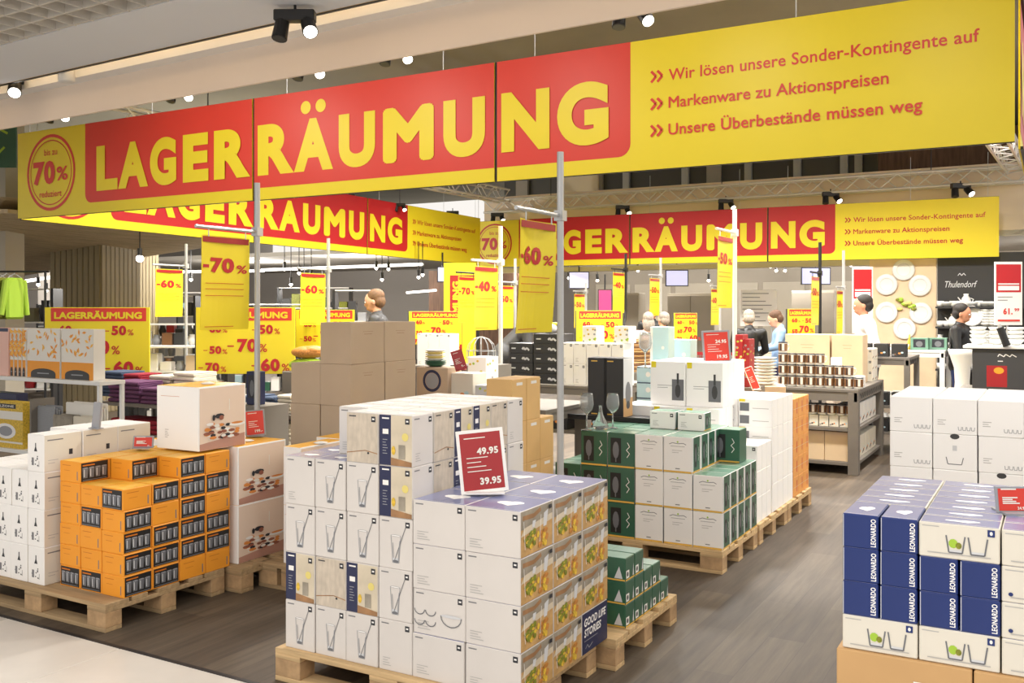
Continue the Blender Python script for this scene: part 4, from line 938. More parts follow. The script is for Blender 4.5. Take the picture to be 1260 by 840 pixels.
    if bald: b.ball(hd((0, -.045, .13)), (.083, .075, .07), 'skin', 16, R)
    else:
        b.ball(hd((0, -.028, .21)), (.087, .104, .09), 'skin', 20, R)
        if long: b.ball(hd((0, -.05, .1)), (.1, .08, .13), 'skin', 16, R)
        else: b.ball(hd((0, -.052, .15)), (.087, .078, .085), 'skin', 16, R)
    rem(b, 'hair', .008, body, hair, 1)
    for s in (-1, 1):
        m = MB(); m.ball(hd((s*.03, .098, .165)), .011, 'white', 8); m.ball(hd((s*.03, .107, .165)), .006, 'ink', 6); m.build('eye', body)
    m = MB(); m.ball(hd((0, .112, .092)), (.02, .006, .004), 'food_brown', 8, R); m.build('mouth', body)
    return body
R_ = math.radians
person('man with short fair hair and dark grey jacket, looking down to the left', 464, 11.6, R_(118), 1.91, 'charcoal', 'navy', 'hair_blond', hp=.2, hands=[(-.12, .4, 1.2), (.15, .38, 1.2)])
person('shopper in a dark grey shirt bending forward over a display', 611, 12.2, R_(-58), 1.92, 'charcoal', 'olive_towel', 'hair_black', 'skin_dark', lean=.85, hp=.35, hands=[(-.12, .62, .86), (.12, .62, .86)], bare=True)
person('bald man facing the camera in a dark top far behind the wine glass', 803, 16.5, R_(200), 1.74, 'soft_black', 'charcoal', 'hair_grey', 'skin_dark', bald=True)
person('woman with grey-brown hair and pale pink top, seen from behind', 797, 13.8, R_(40), 1.62, 'pink', 'charcoal', 'hair_grey', long=True, female=True)
person('person with short grey hair just right of the woman in pink', 816, 15.0, R_(60), 1.62, 'olive_towel', 'charcoal', 'hair_grey', female=True)
person('man in a black jacket seen from behind at the service counter', 922, 13.4, R_(25), 1.66, 'black', 'charcoal', 'hair_grey', hp=.35, hands=[(-.14, .34, 1.02), (.14, .34, 1.02)])
person('person with brown hair and light blue shirt, head bent, beside the man in black', 960, 13.9, R_(110), 1.66, 'shirt_blue', 'navy', 'hair_brown', hp=.5, female=True, hands=[(-.1, .38, 1.1), (.12, .38, 1.1)])
person('dark-haired man in a white shirt walking left in front of the plate wall', 1070, 12.4, R_(112), 1.86, 'bright_white', 'charcoal', 'hair_black', 'skin_dark', lean=.12, hp=.05)
person('dark-haired man in a black jacket and blue jeans by the white pedestal', 1181, 12.6, R_(-100), 1.74, 'black', 'leo_navy', 'hair_black', 'skin_dark', hp=.2, hands=[(-.1, .3, .98), (.14, .28, .98)])
# ------------------------------------------------------------ mug table on the aisle
def table(label, x0, x1, y0, y1, top, shelves=(), mat='table_grey', th=.06, leg=.1, cat='display table', slots=False):
    t = thing('display_table', label, cat, ((x0+x1)/2, (y0+y1)/2, 0)); w, d = x1-x0, y1-y0
    m = MB(); m.box(-w/2, w/2, -d/2, d/2, top-.03, top, mat, bev=.003); m.build('table_top', t)
    m = MB(); m.box(-w/2+.01, w/2-.01, -d/2+.01, -d/2+.04, top-.03-th, top-.03, mat); m.box(-w/2+.01, w/2-.01, d/2-.04, d/2-.01, top-.03-th, top-.03, mat); m.box(-w/2+.01, -w/2+.04, -d/2, d/2, top-.03-th, top-.03, mat); m.box(w/2-.04, w/2-.01, -d/2, d/2, top-.03-th, top-.03, mat); m.build('apron', t)
    if slots:
        n = int(d/.11)
        for i in range(n): m = MB(); m.box(-.002, .002, -.03, .03, -.012, .012, 'black'); o = m.build('slot', t, (w/2-.007, -d/2+.15+i*.11, top-.03-th/2)); o.rotation_euler = (.7, 0, 0)
    for sx in (-1, 1):
        for sy in (-1, 1): m = MB(); m.box(-leg/2, leg/2, -leg/2, leg/2, 0, top-.03, mat, bev=.003); m.build('leg', t, (sx*(w/2-leg/2), sy*(d/2-leg/2), 0))
    for z in shelves: m = MB(); m.box(-w/2+.02, w/2-.02, -d/2+.02, d/2-.02, z-.03, z, mat); m.build('shelf', t)
    return t
TX0, TX1, TY0, TY1, TT = -3.35, -1.70, 9.85, 11.45, .85
table('dark grey display table on the aisle carrying rows of printed mugs', TX0, TX1, TY0, TY1, TT, (.46, .12), slots=True, th=.09)
MUG = {}
def mug(label, group, x, y, z, s=1, lid=True):
    if 'm' not in MUG:
        m = MB(); m.lathe([(0, 0), (.04, 0), (.044, .006), (.046, .11), (.042, .11), (.04, .02), (0, .015)], (0, 0, 0), 'porcelain', 14)
        for a, c in zip([0, 1, 2, 3], [1, 2, 3, 4]): P = [(.044, .09), (.066, .085), (.072, .06), (.062, .035), (.044, .03)]; m.tube((P[a][0], 0, P[a][1]), (P[c][0], 0, P[c][1]), .005, 'porcelain', 6)
        MUG['m'] = m.mesh('mug')
        m = MB(); m.lathe([(.0449, .02), (.0466, .098)], (0, 0, 0), 'brown_print', 14); MUG['p'] = m.mesh('printed_band')
        m = MB(); m.box(-.012, .012, -.0475, -.0455, .025, .095, 'cream'); m.box(-.03, -.02, -.044, -.041, .025, .095, 'ink'); m.lathe([(.044, .103), (.048, .103), (.048, .113), (.044, .113)], (0, 0, 0), 'ink', 14); MUG['q'] = m.mesh('motif')
    o = obj('mug', MUG['m'], None, (x, y, z), random.uniform(.2, .9));  tag(o, label, 'mug', group); obj('printed_band', MUG['p'], o); obj('motif', MUG['q'], o, (0, 0, 0), -o.rotation_euler.z+.3)
    return o
for r, (n, i0) in enumerate(((9, 0), (8, 0), (5, 0), (1, 0))):
    for i in range(n):
        mug(f"brown-printed mug, {('bottom', 'second', 'third', 'top')[r]} row, {ORD[i]} from left, pyramid on the dark table", 'brown printed mugs on the dark table', -2.475+i*.094, 10.0, TT+r*.1145)
for i in range(7):
    mug(f"brown mug on the table's shelf, {ORD[i]} from left", 'brown mugs on the shelf of the dark table', -2.36+i*.094, 10.0, .575)
for i in range(6): carton('mug_box', f"small brown and white mug box under the shelf mugs, {ORD[i]} from left", 'box', 'mug boxes on the shelf', -2.4+i*.1, -2.305+i*.1, 9.95, 10.05, .461, .572, ('offwhite',)*3, {'F': 'mugs'})
for i in range(3): carton('wood_look_box', f"pale wood-look box on the table's floor shelf, {ORD[i]} from left", 'box', 'wood-look boxes at the table foot', -2.5+i*.23, -2.27+i*.23, 9.93, 10.3, .121, .415, ('light_wood',)*3, {'R': 'carton'})
for px0, px1, Y, z1, lab in ((966, 1021, 10.75, .52, 'wide left one'), (1023, 1062, 10.75, .52, 'right one')):
    carton('wood_look_box', f"tall pale wood-grain carton behind the mug pyramid, {lab}", 'box', None, onY(px0, Y)[0], onY(px1, Y)[0], Y, Y+.3, TT, TT+z1, ('light_wood',)*3, {'F': 'carton'})
for i in range(3): carton('mug_box', f"white mug box stepping beside the mug pyramid, {ORD[i]} from left", 'box', 'white mug boxes by the pyramid', -2.0+i*.115-.02, -1.9+i*.115-.02, 10.12, 10.22, TT, TT+.30-.09*i, ('white',)*3, {'F': 'mugs'})
for i in range(2):
    for k in range(3): carton('white_box', f"white printed box on the right end of the dark table, {TIER[k]}, {ORD[i]} from front", 'box', 'white printed boxes along the dark table', -1.98, -1.76, 11.07+i*.18, 11.24+i*.18, TT+k*.12, TT+(k+1)*.12, ('offwhite',)*3, {'R': 'mugs', 'F': 'plain'})
for i in range(6):
    for k, z in enumerate((.461, .121)): carton('white_box', f"small carton on the {('upper', 'lower')[k]} side shelf of the dark table, {ORD[i]} from front", 'box', 'cartons on the side shelves', -1.95, -1.76, 10.0+i*.22, 10.2+i*.22, z, z+.22, ('offwhite' if k else 'white',)*3, {'R': 'mugs'})
PLC = {}
def plate(name, label, cat, group, x, y, z, r, mat, hgt=.022, rot=None):
    k = (round(r, 3), mat, hgt)
    if k not in PLC:
        m = MB(); m.lathe([(0, 0), (r*.55, 0), (r*.62, .004), (r, hgt), (r*.985, hgt+.004), (r*.6, .01), (0, .008)], (0, 0, 0), mat, 24)
        if mat == 'porcelain' and r > .15: m.lathe([(r*.58, .0125), (r*.62, .0145)], (0, 0, 0), 'rim_grey', 24); m.lathe([(r*.94, hgt+.0035), (r*.97, hgt+.0045)], (0, 0, 0), 'rim_grey', 24)
        PLC[k] = m.mesh(name)
    o = obj(name, PLC[k], None, (x, y, z), rot=rot); return tag(o, label, cat, group)
x, y = W(941, 8.9)
for k in range(9): plate('plate', f"pale plate, {ORD[k]} from bottom of the tall stack left of the mugs", 'plate', 'stacked pale plates left of the mugs', x, y, .94+k*.029, .11, 'cream_towel' if k % 2 else 'porcelain')
b = MB(); b.box(-.18, .18, -.18, .18, 0, .94, 'light_wood', bev=.004); tag(b.build('display_plinth', None, (x, y, 0), .3), 'pale wooden plinth under the stack of plates', 'plinth')
# ------------------------------------------------------------ plate wall, dark display wall, white tables at the right back
X0, Zp = onY(1070, 17.5); X1 = onY(1150, 17.5)[0]; X2 = onY(1300, 17.5)[0]
X0 = onY(1070, 17.9)[0]; X1 = onY(1152, 17.9)[0]
t = thing('plate_wall_panel', 'light wood display wall hung with six white plates', 'display wall', (X0, 17.9, 0))
m = MB(); m.box(0, X1-X0, 0, .06, 0, 2.6, 'photo_wood' if 'photo_wood' in MATS else 'light_wood'); m.build('panel', t)
m = MB()
for k in range(14): m.ball((.6+random.uniform(-.14, .14), -.03, 1.75+random.uniform(-.1, .1)), (.05, .015, .03), ('lime', 'leaf_green', 'lemon')[k % 3], 8)
o = m.build('leaf_sprig', t); o['kind'] = 'stuff'
for n, (px, py) in enumerate(((1091, 350), (1132, 351), (1112, 332), (1091, 384), (1133, 385), (1113, 404))):
    X, Z = onY(px, 17.9); z = HZ(py, Z); plate('hanging_plate', f"white plate hung on the wooden wall, {('upper left', 'upper right', 'topmost', 'middle left', 'middle right', 'lowest')[n]}", 'plate', None, X, 17.9, z, .185, 'porcelain', .03, (PI/2, 0, 0))
Xr = 1.6
t = thing('display_shelving', 'black display wall with white script and shelves of white tableware', 'display wall', (X1+.02, 17.5, 0)); w = Xr-X1
m = MB(); m.box(0, w, .4, .46, 0, 2.6, 'soft_black'); m.build('back_panel', t)
def hx(px, Y=17.6): return onY(px, Y)[0]
SH = [HZ(y, onY(1200, 17.6)[1]) for y in (377, 402, 428, 455)]
for z in SH: m = MB(); m.box(0, w, .05, .4, z-.03, z, 'soft_black'); m.build('shelf', t)
a = Art(.002); a.text('Thulendorf', .12, 2.02, .11, 'glass_light', w=.5, bold=.0, shear=.3); a.stroke([(.32, 2.22), (.35, 2.26), (.38, 2.22), (.41, 2.26), (.44, 2.22)], .012, 'glass_light'); obj('lettering', a.mesh('script'), t, (0, .398, 0))
CUP = {}
def cup(label, x, y, z, s, kind, group):
    if kind not in CUP:
        m = MB()
        if kind == 'cup': m.lathe([(0, 0), (.03, 0), (.045, .03), (.05, .08), (.046, .08), (.04, .03), (0, .01)], (0, 0, 0), 'porcelain', 12); m.tube((.048, 0, .06), (.075, 0, .045), .005, 'porcelain', 6); m.tube((.075, 0, .045), (.043, 0, .025), .005, 'porcelain', 6)
        elif kind == 'bowl': m.lathe([(0, 0), (.04, 0), (.08, .04), (.095, .07), (.09, .07), (.07, .035), (0, .012)], (0, 0, 0), 'porcelain', 14)
        else: m.lathe([(0, 0), (.05, 0), (.07, .05), (.055, .12), (.03, .15), (.035, .18), (.03, .18), (0, .15)], (0, 0, 0), 'porcelain', 14); m.tube((.06, 0, .12), (.1, 0, .1), .006, 'porcelain', 6); m.tube((.1, 0, .1), (.065, 0, .04), .006, 'porcelain', 6); m.tube((-.055, 0, .06), (-.11, 0, .13), .012, 'porcelain', 8, .006)
        CUP[kind] = m.mesh(kind)
    o = obj('tea_'+kind if kind != 'bowl' else 'bowl', CUP[kind], None, (x, y, z), .4); o.scale = (s, s, s)
    tag(o, label, 'cup' if kind == 'cup' else kind, group)
cn = 0
for row, z in enumerate(SH):
    for i, px in enumerate(range(1156, 1222, 8)):
        kind = ('cup', 'bowl', 'cup', 'cup', 'pot', 'bowl', 'cup', 'bowl', 'bowl')[(i+row*2) % 9]
        cup(f"white {kind if kind != 'pot' else 'teapot'} on the {('top', 'second', 'third', 'lowest')[row]} shelf of the black wall, {ORD[i]} from left", hx(px), 17.72, z, 1.2, kind, 'white tableware on the black display wall')
for row, z in enumerate(SH[1:3]):
    for i, px in enumerate((1212, 1222, 1232)):
        for q in range(6): cup(f"white bowl stacked on the {('second', 'third')[row]} shelf by the price sign, {ORD[i]} stack, {ORD[q]} from bottom", hx(px), 17.66, z+q*.045, 1.0, 'bowl', 'stacked white bowls on the black wall')
X, Z = onY(1196, 17.62); plate('hanging_plate', 'white plate standing upright on the black shelving', 'plate', None, X, 17.62, SH[1]+.01+.17, .17, 'porcelain', .03, (PI/2-.1, 0, 0))
Xa, Ya = W(1132, 12.8)
table('white display table with green and blue gift boxes before the plate wall', Xa-.75, Xa+.34, Ya-.4, Ya+.5, HZ(431, 12.4), (.45, .15), 'white_metal', leg=.06)
zt = HZ(431, 12.4)
for n, px in enumerate((1132, 1155)):
    x, y = W(px, 12.6); carton('gift_box', f"green and black gift box on the white table, {'left' if n == 0 else 'right'} one", 'box', None, x-.11, x+.11, y-.08, y+.08, zt, zt+.16, ('green_top', 'green_box', 'green_top'), {'F': 'gift'})
x, y = W(1119, 12.7); m = MB(); m.lathe([(0, 0), (.022, 0), (.024, .1), (.01, .15), (.01, .2), (0, .2)], (0, 0, 0), 'herb_yellow', 10); tag(m.build('oil_bottle', None, (x, y, zt)), 'slim yellow bottle on the white table beside the green boxes', 'bottle')
for n, px in enumerate((1103, 1110)): x, y = W(px, 12.6); cup(f"white bowl on the left of the white table, {ORD[n]} one", x, y, zt, 1, 'bowl', None)
for i in range(6):
    for k in range(2):
        x, y = Xa-.62+i*.18, Ya-.2; cup(f"white {'cup' if (i+k) % 2 else 'bowl'} on the {('lower', 'middle')[k]} shelf of the white table, {ORD[i]} from left", x, y, (.15, .45)[k], 1.3, 'cup' if (i+k) % 2 else 'bowl', 'dishes in the white table')
# grey rack right of dark table, with dark jars
x, y = W(1112, 11.0)
table('grey slotted rack behind the mug table with dark boxes', x-.55, x+.1, y-.3, y+.6, HZ(436, 11.0)-.02, (.55, .25), 'table_grey', leg=.06, slots=True)
for i in range(3):
    for k in range(3): carton('coffee_box', f"dark box with pink or white label in the slotted rack, {('top', 'middle', 'low')[k]} level, {ORD[i]} from left", 'box', 'dark boxes in the slotted rack', x-.48+i*.19, x-.32+i*.19, y-.26, y-.1, (HZ(436, 11.0)-.02, .55, .25)[k], (HZ(436, 11.0)-.02, .55, .25)[k]+.15, ('soft_black',)*3, {'F': 'mugs'})
x, y = W(1184, 10.6)
m = MB(); m.lathe([(0, 0), (.26, 0), (.25, .03), (.14, .16), (.09, .3), (.075, .5), (.085, .66), (.13, .8), (.15, .86), (0, .86)], (0, 0, 0), 'cream', 24); o = m.build('pedestal_stand', None, (x, y, HZ(430, 10.6)-.86)); tag(o, 'white hourglass-shaped pedestal in front of the man in black', 'pedestal')
b = MB(); b.box(-.35, .35, -.3, .3, 0, HZ(430, 10.6)-.861, 'shelf_grey'); tag(b.build('display_plinth', None, (x, y, 0), .3), 'low grey plinth under the hourglass pedestal', 'plinth')
x, y = W(1228, 9.6); z1 = HZ(428, 9.6)
o = carton('appliance_carton', 'large dark grey carton with red label behind the white boxes at right', 'box', None, x-.22, x+.24, y-.25, y+.25, z1-.41, z1, ('charcoal',)*3, {'F': 'darkbox'})
b = MB(); b.box(x-.35, x+.5, y-.28, y+.4, 0, z1-.412, 'shelf_grey'); tag(b.build('display_plinth'), 'grey plinth under the large dark carton', 'plinth')
b = MB(); b.box(-.3, .34, -.28, .28, 0, .03, 'white_metal', bev=.004); tag(b.build('display_tray', None, (x, y, z1+.001)), 'white tray on top of the large dark carton', 'tray')
for i in range(3):
    for q in range(4): cup(f"white bowl in the stack on the dark carton, {ORD[i]} stack, {ORD[q]} from bottom", x-.18+i*.17, y, z1+.032+q*.04, .85, 'bowl', 'white bowls on the dark carton')
x, y = W(1239, 9.3); m = MB(); m.tube((0, 0, 0), (-.06, 0, .18), .035, 'black', 12); m.tube((-.06, 0, .18), (-.07, 0, .21), .02, 'steel', 12); tag(m.build('pepper_mill', None, (x, y, z1+.03)), 'black leaning mill on the tray on the dark carton', 'mill')
# ------------------------------------------------------------ glasses on the green pallet
GL = {}
def wineglass(label, x, y, z, s=1):
    if 'g' not in GL:
        m = MB(); m.lathe([(0, 0), (.036, 0), (.036, .002), (.005, .006), (.004, .09), (.012, .1), (.036, .125), (.043, .155), (.038, .205), (.033, .225), (.0318, .225), (.0365, .2), (.041, .155), (.034, .127), (.0, .104)], (0, 0, 0), 'clear', 24); GL['g'] = m.mesh('wine_glass')
    o = obj('wine_glass', GL['g'], None, (x, y, z)); o.scale = (s, s, s); tag(o, label, 'wine glass')
x, y = W(754, 6.5); wineglass('wine glass standing before the dark glass cartons', x, y, .837, 1.05)
x, y = W(722, 6.4); wineglass('wine glass left of the dark glass cartons on the green boxes', x, y, .837, 1.1)
m = MB(); m.lathe([(0, 0), (.05, 0), (.055, .02), (.02, .09), (.011, .13), (.013, .16), (0, .16)], (0, 0, 0), 'clear', 18); x, y = W(739, 6.45); tag(m.build('decanter', None, (x, y, .837)), 'small clear decanter between the two wine glasses', 'decanter')
x, y = W(794, 8.2); wineglass('large wine glass on the pale blue boxes, seen against the shoppers', x, y, 1.145, 1.35)
# ------------------------------------------------------------ black boxes, white boxes on long table behind
xa, ya = W(600, 9.4); xb, yb = W(770, 9.4)
t = table('long grey table carrying black boxes and white boxes', -5.15, -3.55, 8.05, 8.95, .93, (.5,), 'shelf_grey')
for c in range(2):
    for k in range(4 if c == 0 else 5):
        x0 = onY((626, 656)[c], 8.1)[0]; x1 = onY((655.5, 689)[c], 8.1)[0]
        carton('black_box', f"flat black box with white script, {TIER[k]}, {'left' if c == 0 else 'right'} column on the long grey table", 'box', 'flat black boxes', x0, x1, 8.1, 8.4, .931+k*.096, .931+(k+1)*.096, ('soft_black',)*3, {'F': 'blackset'})
for i in range(5):
    for k in range(2):
        x0 = onY(690+i*15.5, 8.1)[0]; x1 = onY(690+(i+1)*15.5, 8.1)[0]
        carton('white_box', f"tall white box on the long grey table, {TIER[k]}, {ORD[i]} from left", 'box', 'white boxes beside the black boxes', x0, x1, 8.1, 8.35, .931+k*.2, .931+(k+1)*.2, ('white',)*3, {'F': 'plain'})
for i, px in enumerate((718, 757)): x0 = onY(px, 8.15)[0]; carton('white_box', f"small white box with brown motif on top of the white boxes, {('left', 'right')[i]} one", 'box', None, x0, x0+.15, 8.12, 8.3, 1.332, 1.49, ('white',)*3, {'F': 'floral'})
for c in range(3): x0 = onY(640+c*40, 8.3)[0]; carton('appliance_box', f"dark box under the long grey table, {ORD[c]} from left", 'box', 'dark boxes under the long table', x0, x0+.25, 8.12, 8.4, .501, .75, ('soft_black',)*3, {'F': 'mugs'})
m = MB(); m.ball((0, 0, .05), (.09, .06, .05), 'glass_light', 12); m.ball((.05, .02, .09), (.05, .03, .02), 'yellow', 8); m.ball((-.05, -.02, .08), (.05, .03, .02), 'grey_ink', 8); x, y = onY(676, 8.2)[0], 8.2; tag(m.build('ribbon_bundle', None, (x, y, 1.412)), 'crumpled white and yellow bundle on the black boxes', 'bundle')
# ------------------------------------------------------------ table behind the centre stack (brown wheel carton etc.)
table('small display table behind the centre stack with gift cartons', -4.05, -3.15, 5.98, 6.75, .93, (.4,), 'shelf_grey')
def atb(px0, px1, Y, z0, z1, name, lab, mats, arts, d=.2):
    x0, x1 = onY(px0, Y)[0], onY(px1, Y)[0]; return carton(name, lab, 'box', None, x0, x1, Y, Y+d, z0, z1, mats, arts)
atb(512, 551, 6.05, .931, 1.2, 'plate_carton', 'brown carton with round blue emblem behind the centre stack', ('taupe_carton',)*3, {'F': 'wheel'})
atb(552, 582, 6.1, .931, 1.16, 'mug_box', 'cream box with coffee and mug picture behind the centre stack', ('offwhite',)*3, {'F': 'mugs'})
atb(575, 598, 6.4, .931, 1.27, 'floral_box', 'taller white floral box behind the centre stack', ('white',)*3, {'F': 'floral', 'R': 'floral'})
atb(584, 606, 6.05, .931, 1.08, 'floral_box', 'lower white floral box behind the centre stack', ('glass_light', 'glass_light', 'white'), {'F': 'floral', 'R': 'floral'})
x = onY(536, 6.15)[0]
for k in range(3): plate('plate', f"dark green plate, {ORD[k]} from bottom, on the brown emblem carton", 'plate', 'dark green plates', x, 6.15, 1.203+k*.012, .085, 'green_box', .018)
for k in range(5): plate('plate', f"cream plate, {ORD[k]} from bottom, above the dark green plates", 'plate', 'cream plates above the green ones', x-.01, 6.16, 1.243+k*.016, .08, 'lemon' if k % 2 else 'cream', .02)
m = MB(); r = .13
for k in range(12):
    a = 2*PI*k/12; P = [(r*math.cos(a)*math.cos(q), r*math.sin(a)*math.cos(q), .12+.13*math.sin(q)) for q in (0, .5, 1, 1.5)]
    m.tube((r*math.cos(a), r*math.sin(a), 0), P[0], .003, 'steel', 5)
    for p, q in zip(P, P[1:]): m.tube(p, q, .003, 'steel', 5)
for z in (0, .06, .12): m.lathe([(r, z), (r+.004, z+.003), (r, z+.006)], (0, 0, 0), 'steel', 24)
x, y = W(592, 8.6); tag(m.build('wire_basket', None, (x, y, 1.15)), 'silver wire basket behind the floral boxes', 'basket')
b = MB(); b.box(-.2, .2, -.2, .2, 0, 1.149, 'shelf_grey'); tag(b.build('display_plinth', None, (x, y, 0)), 'tall grey plinth under the wire basket', 'plinth')
x0, Zb = onY(513, 9.9)
for i in range(3): carton('white_box', f"white box below the sale board beside the man in grey, {ORD[i]} from left", 'box', 'white boxes below the sale board', x0+i*.17, x0+(i+1)*.17, 9.9, 10.1, .931, 1.34, ('white',)*3, {'F': 'plain'})
table('grey table under the white boxes beside the man in grey', x0-.2, x0+.6, 9.85, 10.4, .93, (.4,), 'shelf_grey')
# ------------------------------------------------------------ left shelving: trays, textiles
def gondola(label, x0, x1, y0, y1, zs, mat='white_metal', back='store_wall', panel=True):
    t = thing('shelving_unit', label, 'shelving', ((x0+x1)/2, (y0+y1)/2, 0)); w, d = x1-x0, y1-y0
    for z in zs: m = MB(); m.box(-w/2, w/2, -d/2, d/2, z-.035, z, mat, bev=.003); m.build('shelf', t)
    if panel: m = MB(); m.box(-w/2, w/2, d/2-.02, d/2, 0, max(zs), back); m.build('back_panel', t)
    for s in (-1, 1):
        for q in (-1, 1): m = MB(); m.box(-.015, .015, -.015, .015, 0, max(zs)-.036, mat); m.build('upright', t, (s*(w/2-.02), q*(d/2-.02), 0))
GY = 5.2; gx1 = onY(122, GY)[0]; zs1 = HZ(466, onY(60, GY)[1]); zs2 = HZ(553, onY(20, GY)[1])
gondola('white shelving unit with patterned tray boxes at the left edge', gx1-2.6, gx1, GY, GY+.26, [zs1, zs2, .15], panel=False)
def onshelf(px0, px1, Y, z, h, name, lab, mats, arts, d=.12, cat='box', group=None):
    x0, x1 = onY(px0, Y)[0], onY(px1, Y)[0]; return carton(name, lab, cat, group, x0, x1, Y, Y+d, z, z+h, mats, arts)
hL = 62*onY(70, GY)[1]/FPX
onshelf(33, 73.5, GY+.05, zs1, hL, 'tray_box', 'orange and cream leaf-patterned box, left of the two large ones on the shelf', ('cream',)*3, {'F': 'leaves'})
onshelf(75, 115, GY+.05, zs1, hL, 'tray_box', 'orange and cream leaf-patterned box, right of the two large ones on the shelf', ('cream',)*3, {'F': 'leaves'})
for i in range(4): onshelf(12+i*5, 16.5+i*5, GY+.06, zs1, hL, 'tray_box', f"narrow orange leaf-patterned box on edge, {ORD[i]} from left on the shelf", ('cream',)*3, {'F': 'leaves'}, group='narrow leaf-patterned boxes')
onshelf(-12, 10, GY+.05, zs1, hL, 'tray_box', 'pink and navy box at the left end of the white shelf', ('pink',)*3, {'F': 'blue'})
onshelf(-14, 28, GY+.03, zs2, .42, 'plate_box', 'yellow and cream lettered box with plate picture at the far left', ('herb_yellow',)*3, {'F': 'gal'})
onshelf(-14, 20, GY+.155, zs2, .48, 'navy_box', 'navy box behind the lettered yellow box', ('navy',)*3, {})
def fabric(lab, px0, px1, Y, z, h, mat, d=.1, lean=0):
    x0, x1 = onY(px0, Y)[0], onY(px1, Y)[0]; m = MB(); n = 4; w = x1-x0
    for k in range(n): m.box(0, w, k*d/n+.003, (k+1)*d/n-.003, 0, h*(1-.04*(k % 3)), mat, bev=.01)
    o = m.build('folded_placemats', None, (x0, Y, z)); tag(o, lab, 'textile'); return o
fabric('dark grey folded placemats in the shelf below the tray boxes', 44, 66, GY+.08, zs2, .40, 'grey_towel'); fabric('striped grey and brown placemats in the middle of the shelf', 64, 88, GY+.03, zs2, .34, 'photo_grey'); fabric('pale green folded placemats in the shelf', 89, 112, GY+.04, zs2, .34, 'cream_towel')
fabric('cream folded placemats at the back of the shelf', 80, 122, GY+.15, zs2, .44, 'cream'); fabric('blue folded napkins at the front of the shelf', 62, 104, GY+.01, zs2, .1, 'leo_navy', .02)
x, Z = onY(34, GY); m = MB(); m.box(0, .02, -.08, .15, 0, .46, 'shelf_grey'); tag(m.build('shelf_divider', None, (x, GY+.1, zs2)), 'grey divider between the lettered box and the placemats', 'divider')
x, y = W(118, 5.45); m = MB(); m.box(-.024, .024, -.01, .01, 0, .15, 'glass_grey', bev=.003); m.box(-.03, .03, -.03, .03, 0, .004, 'glass_grey'); o = m.build('label_holder', None, (x, y, .966)); o.rotation_euler = (0, .1, .4); tag(o, 'grey upright label holder above the white carafe boxes', 'label holder')
TW = {}
def towel(mat, w, d, h=.05):
    k = (mat, round(w, 2), d, h)
    if k not in TW:
        m = MB(); hh = h*.31
        for q in range(3): m.box(-w/2+.004*q, w/2-.003*q, -d/2+.012*((q+1) % 2), d/2, q*h/3+.001, q*h/3+hh, mat, bev=hh*.42)
        m.tube((-w/2+.01, -d/2+.014, h*.5), (w/2-.01, -d/2+.014, h*.5), h*.44, mat, 10)
        TW[k] = m.mesh('towel')
    return TW[k]
def tstack(where, px0, px1, Y, z, n, mat, col, h=.035, d=.3):
    x0, x1 = onY(px0, Y)[0], onY(px1, Y)[0]
    for k in range(n):
        o = obj('folded_towel', towel(mat, x1-x0-.01, d, h), None, ((x0+x1)/2+random.uniform(-.01, .01), Y+d/2+random.uniform(-.01, .01), z+k*(h+.001)), jit(2)); tag(o, f"{col} folded towel, {ORD[k]} from bottom, {where}", 'towel', f"{col} towels {where}")
TYY = 6.35; za = HZ(497, onY(170, TYY)[1]); xl, xr_ = onY(118, TYY)[0], onY(362, TYY)[0]
gondola('grey shelving unit stacked with folded towels behind the orange cartons', xl, xr_, TYY, TYY+.72, [za, za-.3, za-.62, .12], 'shelf_grey', 'shelf_grey')
tstack('in the front left pile', 133, 172, TYY+.03, za, 5, 'purple_towel', 'purple', .042); tstack('in the pile right of the front left one', 173, 205, TYY+.03, za, 4, 'purple_towel', 'purple', .04)
tstack('front pile left of the orange lid', 207, 232, TYY+.05, za, 3, 'cream_towel', 'cream', .04); tstack('second front cream pile', 233, 262, TYY+.05, za, 3, 'cream_towel', 'cream', .04); tstack('third front cream pile', 263, 292, TYY+.05, za, 3, 'cream_towel', 'cream', .04)
tstack('beside the pole', 294, 312, TYY+.05, za, 4, 'blue_towel', 'blue-grey', .035); tstack('right of the pole', 322, 338, TYY+.05, za, 4, 'blue_towel', 'grey-blue', .035); tstack('furthest right pile on the top shelf', 339, 358, TYY+.05, za, 5, 'cream_towel', 'ivory', .033)
tstack('behind the purple ones at left', 120, 150, TYY+.37, za, 7, 'blue_towel', 'blue', .038); tstack('behind the purple ones', 151, 172, TYY+.37, za, 6, 'red_towel', 'red', .042); tstack('middle back pile', 182, 210, TYY+.37, za, 6, 'cream_towel', 'white', .042); tstack('back pile left of the large sale board', 212, 240, TYY+.37, za, 7, 'cream_towel', 'pale', .042)
tstack('on the second shelf at left', 136, 165, TYY+.03, za-.3, 3, 'red_towel', 'dark red', .045); tstack('on the second shelf, second pile', 166, 196, TYY+.03, za-.3, 3, 'red_towel', 'wine red', .045)
tstack('on the third shelf at left', 142, 168, TYY+.03, za-.62, 4, 'purple_towel', 'violet', .045); tstack('on the third shelf, second pile', 169, 197, TYY+.03, za-.62, 3, 'purple_towel', 'plum', .045)
tstack('on the second shelf beside the grey-brown cartons', 322, 338, TYY+.03, za-.3, 5, 'olive_towel', 'olive', .035); tstack('on the second shelf at the right end', 339, 357, TYY+.03, za-.3, 6, 'cream_towel', 'cream', .035); tstack('on the third shelf at the right end', 335, 357, TYY+.03, za-.62, 5, 'cream_towel', 'beige', .04)
